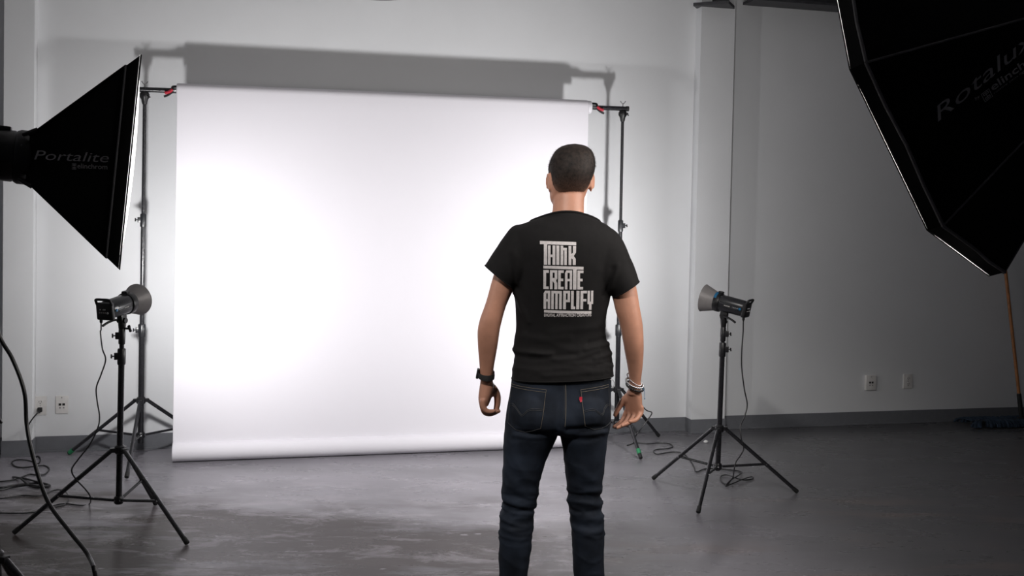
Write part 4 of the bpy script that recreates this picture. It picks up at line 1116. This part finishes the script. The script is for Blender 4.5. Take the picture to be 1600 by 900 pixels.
for j in range(NT+1):
    row = []
    for k in range(NA):
        ang = 2*pi*k/NA; tm = tmax(ang); s = j/NT; t_ = .0005+s*tm
        edge = (1-s)*tm
        thick = .0075*min(1, edge/.045)**0.8*(1 if t_ < .09 else max(.30, 1-(t_-.09)/.08)) - .0006*(s > .97)
        if t_ < .03: p = head_pt(max(t_, .006), ang, thick); q = Vector(p); 
        else: p = head_pt(t_, ang, thick)
        p = Vector(p); p.z = min(p.z, HZ-t_) + .0075*max(0, 1-t_/.05) - (.0 if t_ > .006 else 0)
        p += Vector((noise.noise(p*160), noise.noise(p*160+Vector((5, 0, 0))), noise.noise(p*160+Vector((0, 7, 0)))))*.0012*(1-s)
        if j == 0:
            p = hl(0, 0, .006-.0115)
        row.append(bm.verts.new(p)); fade.append((t_, edge))
    Gd.append(row)
for j in range(NT):
    for k in range(NA):
        bm.faces.new((Gd[j][k], Gd[j+1][k], Gd[j+1][(k+1) % NA], Gd[j][(k+1) % NA]))
me = bpy.data.meshes.new('hair'); bmesh.ops.recalc_face_normals(bm, faces=bm.faces)
bm.verts.index_update()
for i, v in enumerate(bm.verts):
    t_, ed = fade[i]; v[fl_] = max(0.0, min(1.0, (t_-.095)/.10))*0.42 + max(0, 1-ed/.022)*0.45
bmesh.ops.remove_doubles(bm, verts=[v for v in Gd[0]], dist=.001)
bm.to_mesh(me); bm.free()
hair = obj('hair', me, M['hair'], man, True, 180)
# short strands standing off the crop
bm = B(); rnd = random.Random(3); hl_ = bm.verts.layers.float.new('fade')
for i in range(6500):
    ang = rnd.uniform(0, 2*pi); tm = tmax(ang); s = sqrt(rnd.uniform(0.0, .96)); t_ = s*tm
    if t_ < .012: continue
    th = .0075*min(1, (1-s)*tm/.045)**0.8*(1 if t_ < .09 else max(.30, 1-(t_-.09)/.08))
    p = head_pt(t_, ang, th-.001); p.z += .0075*max(0, 1-t_/.05)
    c_ = Vector((HC.x, HC.y, HZ-.10)); nrm = (p-c_).normalized()
    tdir = Vector((rnd.gauss(0, .4), rnd.gauss(0, .4), rnd.gauss(-.7, .4)))
    ln = (.0085 if t_ < .08 else .0045)*rnd.uniform(.6, 1.1)
    e_ = p+(nrm*.55+tdir*.7).normalized()*ln
    sd = nrm.cross(Vector((rnd.uniform(-1, 1), rnd.uniform(-1, 1), .3))).normalized()*.00045
    vs = [bm.verts.new(p-sd), bm.verts.new(p+sd), bm.verts.new(e_)]
    for v in vs: v[hl_] = max(0, min(1, (t_-.115)/.09))*.45
    bm.faces.new(vs)
me = bpy.data.meshes.new('hair_strands'); bm.to_mesh(me); bm.free()
g = obj('hair_strands', me, M['hair'], hair, False); g['kind'] = 'stuff'

# --- t-shirt
bm = B()
loft(bm, [ringpx(*r) for r in dense(torso, 3)])
slL = [((815, 350), (842, 440), .092, -.014), ((800, 354), (826, 446), .090, -.014), ((785, 374), (812, 449), .085, -.013), ((771.5, 394), (806.5, 450), .079, -.012), ((758, 414.5), (802.6, 450.5), .073, -.012), ((746, 432), (796, 466), .071, -.012)]
slR = [((938, 352), (915, 446), .092, -.014), ((958, 358), (930, 452), .090, -.014), ((974, 377), (945, 456), .085, -.013), ((985, 403), (953, 460), .079, -.012), ((998.5, 438.5), (958.5, 463.5), .073, -.012), ((1006, 456), (962, 480), .071, -.012)]
limbd(bm, slL, 32); limbd(bm, slR, 32)
sh = fuse(bm, 0.0055, 7, 0.5)
zh_ = at(880, 597.3, YP-.1).z
# hem, collar and sleeve ends
tilt = (at(959, 592, YP)-at(798, 597, YP)); hn = Vector((-tilt.z, 0, tilt.x)).normalized()
cut(sh, at(880, 596.5, YP-.12), -hn, lambda c_: c_.z < at(880, 560, YP).z)
pcn = Vector((0, .42, 1)).normalized(); pcl = at(886, 331.5, YP-.066)
cut(sh, pcl, pcn, lambda c_: c_.z > at(880, 356, YP).z)
for (o_, i_, sg) in (((758, 414.5), (802.6, 450.5), -1), ((998.5, 438.5), (958.5, 463.5), 1)):
    a, b = at(o_[0], o_[1], YP-.012), at(i_[0], i_[1], YP-.012)
    v = (b-a).normalized(); nn = v.cross(Vector((0, 1, 0))).normalized()
    if nn.z > 0: nn = -nn
    xm = b.x
    cut(sh, a, nn, (lambda c_, x=xm, z=b.z-.08: c_.x < x+.002 and c_.z > z) if sg < 0 else (lambda c_, x=xm, z=b.z-.08: c_.x > x-.002 and c_.z > z))
folds(sh, [
    ([(800, 545), (812, 549), (835, 552), (862, 553)], .0055, 3.5), ([(802, 556), (830, 560), (862, 558), (900, 555)], -.0045, 4), ([(830, 551), (870, 561), (905, 558), (935, 548)], .0050, 4.5),
    ([(930, 560), (945, 556), (957, 551)], .005, 3.5), ([(936, 569), (950, 567), (958, 566)], -.0035, 3), ([(915, 546), (935, 540), (952, 537)], .006, 4), ([(945, 530), (935, 534), (920, 536)], -.004, 4),
    ([(806, 575), (840, 579), (880, 576), (920, 580)], .0035, 5), ([(850, 587), (890, 585), (940, 582)], .003, 4),
    ([(806, 455), (815, 480), (826, 503)], .0045, 4), ([(806, 470), (812, 492), (820, 515)], -.003, 4), ([(952, 465), (944, 485), (938, 505)], .004, 4), ([(958, 420), (952, 440), (944, 462)], -.0045, 4), ([(966, 415), (958, 435), (953, 455)], .0045, 3.5),
    ([(797, 400), (801, 425), (804, 445)], -.0045, 4), ([(806, 395), (809, 420), (808, 444)], .0035, 3.5), ([(842, 350), (880, 358), (925, 351)], .002, 6),
    ([(815, 525), (850, 530), (890, 528)], .003, 6), ([(860, 520), (900, 515), (940, 510)], .0025, 6)], .0022, (6, 6, 9))
crumple(sh, lambda px, py: bump_(py, 520, 592, 25), .0042, 3.5, 22, 2.0)
crumple(sh, lambda px, py: bump_(py, 360, 560, 60)*np.clip((np.abs(px-878)-45)/25, 0, 1), .0035, 9.0, 7, 4.0)
shirt = obj('t_shirt', sh, M['shirt'], man, True, 180)
md = shirt.modifiers.new('thickness', 'SOLIDIFY'); md.thickness = 0.0022; md.offset = -1
def bvh(me):
    return BVHTree.FromPolygons([v.co.copy() for v in me.vertices], [tuple(p.vertices) for p in me.polygons])
SB_ = bvh(sh)
# hems and collar as thin rolled edges along the cut borders
def border_loops(me):
    bm = B(); bm.from_mesh(me)
    es = {e for e in bm.edges if e.is_boundary}; loops = []
    while es:
        e = es.pop(); lp = [e.verts[0], e.verts[1]]
        grown = True
        while grown:
            grown = False
            for e2_ in lp[-1].link_edges:
                if e2_ in es:
                    es.discard(e2_); lp.append(e2_.other_vert(lp[-1])); grown = True; break
        loops.append([v.co.copy() for v in lp])
    bm.free(); return [l for l in loops if len(l) > 30]
for lp in border_loops(sh):
    c_ = sum(lp, Vector())/len(lp)
    nm, r = ('collar', .0042) if c_.z > at(880, 380, YP).z else (('hem', .0022) if c_.z < at(880, 560, YP).z else ('sleeve_hem', .0022))
    pts = lp[::2]; k = len(pts)
    if nm == 'collar': pts = [(pts[i-1]+pts[i]*2+pts[(i+1) % k])/4+Vector((0, 0, .002)) for i in range(k)]
    else: pts = [(pts[i-1]+pts[i]*2+pts[(i+1) % k])/4 for i in range(k)]
    bm = B(); tube(bm, pts+[pts[0]], r, 8); obj(nm, bm, M['shirt'], shirt)

# --- the print on the back: letter shapes from a measured grid, laid on the cloth
def onback(tree, px, py, lift, ref=YP-.10, dflt=None):
    p = at(px, py, ref); o_ = Vector((p.x, p.y-.5, p.z))
    h = tree.ray_cast(o_, Vector((0, 1, 0)))
    if h[0] is None:
        return None
    n_ = h[1]
    if n_.y > 0: n_ = -n_
    return h[0]+n_*lift
def G8(x, y): return (820+x/6.0, 360+y/6.0)
def lay(tree, bm, mapf, lift, maxe):
    for _ in range(6):
        es = [e for e in bm.edges if e.calc_length() > maxe]
        if not es: break
        bmesh.ops.subdivide_edges(bm, edges=es, cuts=1)
        bmesh.ops.triangulate(bm, faces=[f for f in bm.faces if len(f.verts) > 3])
    bad = []
    for v in bm.verts:
        q = onback(tree, *mapf(v.co.x, v.co.y), lift)
        if q is None: bad.append(v)
        else: v.co = q
    if bad: bmesh.ops.delete(bm, geom=bad, context='VERTS')
Rr = []
def q4(x0, y0, x1, y1, sk=0.0): Rr.append([(x0, y0+sk*0), (x1, y0+(x1-x0)*.03), (x1, y1+(x1-x0)*.03), (x0, y1)])
def pg(*p): Rr.append(list(p))
# THINK
q4(140, 97, 475, 127); q4(176, 127, 207, 317)
q4(214, 138, 238, 318); q4(256, 138, 282, 318); q4(238, 222, 256, 246)
q4(291, 139, 319, 318)
q4(330, 140, 355, 319); q4(355, 160, 388, 184); q4(364, 184, 388, 319)
q4(404, 143, 430, 319); pg((444, 143), (474, 143), (472, 205), (452, 236), (430, 236), (430, 218), (444, 205)); pg((430, 236), (452, 236), (470, 262), (470, 319), (443, 319), (443, 268), (430, 256))
# CREATE
q4(172, 325, 543, 352); q4(446, 352, 479, 549)
q4(173, 366, 198, 545); q4(198, 366, 222, 392); q4(198, 520, 222, 546)
q4(233, 367, 258, 546); q4(258, 367, 300, 390); q4(276, 390, 300, 448); pg((258, 440), (300, 440), (290, 466), (300, 490), (300, 547), (274, 547), (274, 490), (258, 468))
q4(308, 368, 333, 546); q4(333, 368, 360, 392); q4(333, 445, 356, 469); q4(333, 522, 360, 547)
pg((372, 392), (384, 369), (438, 369), (438, 392)); q4(372, 392, 395, 547); q4(416, 392, 438, 548); q4(395, 448, 416, 470)
q4(487, 371, 512, 549); q4(512, 371, 543, 395); q4(512, 448, 536, 472); q4(512, 524, 541, 549)
# AMPLIFY
pg((176, 585), (190, 560), (237, 560), (237, 585)); q4(176, 585, 201, 733); q4(214, 585, 237, 733); q4(201, 640, 214, 662)
q4(247, 560, 344, 584); q4(247, 584, 270, 734); q4(284, 584, 306, 734); q4(320, 584, 344, 734)
q4(357, 560, 383, 735); q4(383, 560, 421, 584); q4(398, 584, 421, 668); q4(383, 645, 398, 668)
q4(430, 561, 455, 735); q4(455, 710, 470, 735)
q4(480, 561, 508, 736)
q4(518, 561, 544, 736); q4(544, 561, 579, 586); q4(544, 640, 574, 663)
q4(585, 562, 608, 690); q4(618, 562, 640, 690); q4(608, 666, 618, 690); q4(600, 690, 625, 745)
q4(181, 744, 625, 768)
bm = B()
for pts in Rr:
    try: poly(bm, [Vector((x, y, 0)) for x, y in pts])
    except Exception: pass
bmesh.ops.triangulate(bm, faces=bm.faces)
lay(SB_, bm, G8, .0014, 34)
tb = text_bm('DIGITAL ATTRACTION CREATORS', bold=0.02)
for v in tb.verts: v.co = Vector((182+v.co.x*443, 806-v.co.y*27, 0))
lay(SB_, tb, G8, .0014, 60)
pr = obj('back_print', bm, M['print'], shirt, False); pr['label'] = 'off-white lettering print'
obj('small_lettering', tb, M['print'], shirt, False)

# --- jeans
bm = B()
pel = [(560, 808, 950, .104, .104, .0), (585, 801, 954.5, .108, .110, .0), (600, 798.5, 955.5, .110, .114, .0), (620, 795.5, 954.5, .113, .124, .0), (640, 792, 954.5, .114, .132, -.002), (655, 790, 954, .112, .130, -.004), (668, 789.5, 953, .102, .116, .0), (674, 800, 944, .07, .08, .0)]
loft(bm, [ringpx(*r, 2.3) for r in dense(pel, 2)])
for tab, sx in ((jl, -1), (jr, 1)):
    loft(bm, [ringpx(*r, 2.15) for r in dense(tab, 3)])
for sx, cx in ((-1, 834), (1, 914)):
    ball(bm, P(cx, 645, -.060), (.080, .078, .085))
jm = fuse(bm, 0.0052, 7, 0.5)
cut(jm, at(880, 576, YP), Vector((0, 0, 1)), None)
cut(jm, Vector((0, YP, .028)), Vector((0, 0, -1)), None)
Z6 = lambda *p: [(740+x/3, 600+y/3) for x, y in p]
folds(jm, [
    (Z6((205, 222), (260, 232), (320, 236), (380, 228)), -.007, 3.5), (Z6((190, 240), (260, 252), (350, 246)), .004, 4),
    (Z6((440, 215), (500, 212), (560, 205), (610, 205)), -.008, 4), (Z6((440, 240), (500, 236), (570, 232), (620, 224)), .005, 3.5), (Z6((480, 262), (540, 262), (600, 245)), -.004, 3.5),
    (Z6((135, 520), (200, 528), (255, 545)), -.0035, 3.5), (Z6((150, 552), (215, 566), (290, 560)), .0045, 4), (Z6((128, 590), (170, 600)), -.004, 3.5), (Z6((215, 598), (280, 590)), -.0045, 3.5), (Z6((122, 625), (180, 640), (275, 618)), .0035, 4.5), (Z6((180, 668), (250, 660)), -.003, 4),
    (Z6((165, 480), (215, 505), (290, 512)), .0035, 5), (Z6((145, 560), (165, 585), (150, 610)), -.003, 4),
    (Z6((455, 470), (520, 495), (590, 500)), .0035, 5), (Z6((450, 512), (510, 526)), -.0040, 3.5), (Z6((540, 520), (600, 528)), -.0035, 3.5), (Z6((445, 545), (520, 562), (600, 556)), .0045, 4.5), (Z6((452, 588), (500, 600)), -.004, 3.5), (Z6((530, 600), (605, 590)), -.0045, 3.5), (Z6((465, 625), (530, 640), (610, 620)), .0035, 5), (Z6((462, 655), (530, 670)), -.003, 4), (Z6((540, 700), (610, 690)), .003, 5),
    (Z6((160, 300), (200, 370), (230, 420)), .003, 6), (Z6((470, 400), (520, 430), (560, 450)), .003, 7), (Z6((140, 400), (170, 440), (200, 470)), .003, 5),
    (Z6((405, 30), (405, 120), (400, 200)), -.003, 3)], .0022, (9, 9, 9))
crumple(jm, lambda px, py: bump_(py, 745, 862, 40), .0062, 5.0, 34, 1.0)
crumple(jm, lambda px, py: bump_(py, 672, 1000, 30)*0.8, .0035, 7.0, 16, 5.0)
crumple(jm, lambda px, py: bump_(py, 900, 1010, 30), .0045, 6.0, 40, 8.0)
jeans = obj('jeans', jm, M['denim'], man, True, 180)
md = jeans.modifiers.new('thickness', 'SOLIDIFY'); md.thickness = 0.002; md.offset = -1
JB = bvh(jm)
Z3 = lambda x, y: (780+x/8.184, 590+y/8.184)
def stitch(pts, m='thread', name='stitching', r=.00075, parent=None, lift=.0012):
    out = []
    for (x0, y0), (x1, y1) in zip(pts[:-1], pts[1:]):
        n_ = max(2, int(math.hypot(x1-x0, y1-y0)/18))
        for k in range(n_): out.append((x0+(x1-x0)*k/n_, y0+(y1-y0)*k/n_))
    out.append(pts[-1])
    w = [onback(JB, *Z3(x, y), lift) for x, y in out]; w = [p for p in w if p is not None]
    if len(w) < 2: return
    bm = B(); tube(bm, w, r, 6); return obj(name, bm, M[m], parent or jeans)
def patch(pts, lift=.0016):
    bm = B(); poly(bm, [Vector((x, y, 0)) for x, y in pts]); bmesh.ops.triangulate(bm, faces=bm.faces)
    lay(JB, bm, Z3, lift, 26); return bm
for pk, top2, lines, arcs in (
    ([(165, 118), (602, 150), (530, 628), (480, 640), (330, 692), (220, 672), (118, 606)], [(165, 148), (598, 180)],
     [([(165, 118), (602, 150)], 'thread'), ([(165, 148), (598, 182)], 'thread'), ([(602, 150), (528, 628)], 'thread'), ([(165, 118), (118, 606)], 'thread_dim'), ([(118, 606), (220, 672), (330, 690), (480, 640), (528, 628)], 'thread_dim')],
     [[(140, 382), (185, 356), (230, 385), (293, 455), (350, 405), (420, 378), (555, 388)], [(145, 402), (185, 374), (228, 402), (293, 474), (352, 422), (420, 396), (550, 406)]]),
    ([(1038, 150), (1405, 112), (1432, 600), (1300, 660), (1200, 655), (1092, 590)], [(1042, 178), (1408, 142)],
     [([(1038, 150), (1405, 112)], 'thread'), ([(1042, 178), (1406, 142)], 'thread'), ([(1038, 150), (1092, 590)], 'thread'), ([(1405, 112), (1432, 600)], 'thread_dim'), ([(1092, 590), (1200, 655), (1300, 660), (1432, 600)], 'thread_dim')],
     [[(1075, 402), (1150, 382), (1220, 392), (1303, 452), (1340, 385), (1390, 362), (1420, 372)], [(1078, 422), (1150, 400), (1220, 410), (1308, 470), (1350, 402), (1392, 380), (1420, 388)]])):
    pc_ = obj('back_pocket', patch(pk), M['denim'], jeans)
    for pts, m in lines: stitch(pts, m, 'pocket_stitching', lift=.0026)
    for a in arcs: stitch([tuple(q.xy) for q in catmull([Vector((x, y, 0)) for x, y in a], 5)], 'thread_dim', 'pocket_stitching', r=.0007, lift=.0026)
stitch([(845, 75), (850, 200), (848, 350), (842, 500), (835, 600)], 'thread', 'seat_seam', r=.001)
stitch([(828, 80), (832, 200), (830, 350), (824, 500)], 'thread_dim', 'seat_seam', r=.0007)
stitch([(140, 72), (500, 84), (830, 80), (1100, 66), (1420, 52)], 'thread_dim', 'yoke_stitching', r=.0007)
bm = patch([(1022, 236), (1056, 240), (1054, 300), (1034, 306), (1018, 270)], .0036); g = obj('red_tab', bm, M['red'], jeans); g['label'] = 'small red fabric tab'
hk = [at(953.5, 593, YP-.06), at(957.5, 594, YP-.062), at(959.6, 598, YP-.063), at(959, 603, YP-.063), at(956.5, 605, YP-.062), at(955, 602, YP-.06)]
bm = B(); tube(bm, catmull(hk, 5), .0009, 8); obj('key_hook', bm, M['chrome'], jeans)
# shoes
for tab in (jl, jr):
    c_ = at((tab[-1][1]+tab[-1][2])/2, 985, YP+.01)
    bm = B(); rg = []
    for (y, w, h0, h1) in ((-.085, .022, .004, .055), (-.075, .034, .002, .085), (-.04, .042, .001, .105), (.0, .045, .001, .116), (.05, .047, .001, .106), (.11, .050, .001, .080), (.16, .048, .002, .052), (.195, .034, .006, .040), (.21, .015, .012, .030)):
        rg.append(ringv(Vector((c_.x+(.012 if tab is jr else -.012)*y/.2, c_.y+y, (h0+h1)/2+.001)), Vector((w, 0, 0)), Vector((0, 0, 1)), (h1-h0)/2, (h1-h0)/2, 2.6, 24))
    loft(bm, rg); so = obj('shoe', bm, M['leather'], man)
    bm = B(); rg = []
    for (y, w) in ((-.090, .030), (-.06, .041), (0, .045), (.06, .047), (.12, .053), (.17, .048), (.205, .028)):
        rg.append(ringv(Vector((c_.x+(.012 if tab is jr else -.012)*y/.2, c_.y+y, .011)), Vector((w, 0, 0)), Vector((0, 0, 1)), .0105, .0105, 5, 24))
    loft(bm, rg); obj('sole', bm, M['rubber'], so)

# --- wrist things
def wristring(cpx, cpy, yo, hw, dp, tilt=0.0, n=40, fwd=0.0):
    c_ = P(cpx, cpy, yo); X = Vector((cos(tilt), 0, sin(tilt)))*hw; Yv = Vector((0, cos(fwd), sin(fwd)))
    return [c_+X*cos(2*pi*k/n)+Yv*dp*sin(2*pi*k/n) for k in range(n)]
rg = []
for q in ((-.0095, 1.0), (-.0105, 1.07), (0, 1.10), (.0105, 1.07), (.0095, 1.0)):
    r_ = wristring(759.5, 585, .026, .0290*q[1], .0355*q[1], radians(-5), fwd=radians(14))
    rg.append([p+Vector((0, 0, q[0])) for p in r_])
bm = B(); loft(bm, rg, False, False); ws = obj('watch_strap', bm, M['rubber'], man); ws['label'] = 'black wrist strap'
ws.modifiers.new('t', 'SOLIDIFY').thickness = .002
bm = B(); box(bm, P(746.6, 583.5, .030), (.010, .034, .036), Matrix.Rotation(radians(8), 4, 'Y'), .004, 3); obj('watch_case', bm, M['strobe_dark'], ws)
bm = B()
for k, p in enumerate(wristring(991.5, 598.5, .022, .0325, .037, radians(-16), 46, radians(18))):
    t_ = Vector((sin(2*pi*k/46), cos(2*pi*k/46), 0))
    ball(bm, p, (.0034, .0030, .0046) if k % 2 else (.0042, .0034, .0032), None, 8, 6)
tube(bm, wristring(991.5, 598.5, .022, .0325, .037, radians(-16), 46, radians(18))+[wristring(991.5, 598.5, .022, .0325, .037, radians(-16), 46, radians(18))[0]], .0016, 6)
cb = obj('chain_bracelet', bm, M['chrome'], man); cb['label'] = 'silver chain bracelet'
bm = B()
for k, p in enumerate(wristring(992, 603.5, .024, .0320, .036, radians(-14), 32, radians(18))): ball(bm, p, (.0042,)*3, None, 10, 7)
bb_ = obj('bead_bracelet', bm, M['beads'], man); bb_['label'] = 'black bead bracelet'
bm = B()
for k, p in enumerate(wristring(991, 593, .020, .0300, .035, radians(-30), 40, radians(20))): ball(bm, p, (.0024,)*3, None, 6, 5)
obj('thin_chain', bm, M['chrome'], cb)
bm = B(); tube(bm, catmull([P(1003.5, 604, .0), P(1006.3, 610, -.002), P(1007.2, 616, -.002), P(1007.3, 622, -.002)], 5), .0009, 6); ball(bm, P(1007.3, 623, -.002), (.0022, .0022, .003), None, 8, 6)
obj('bracelet_cord', bm, M['blue'], bb_)
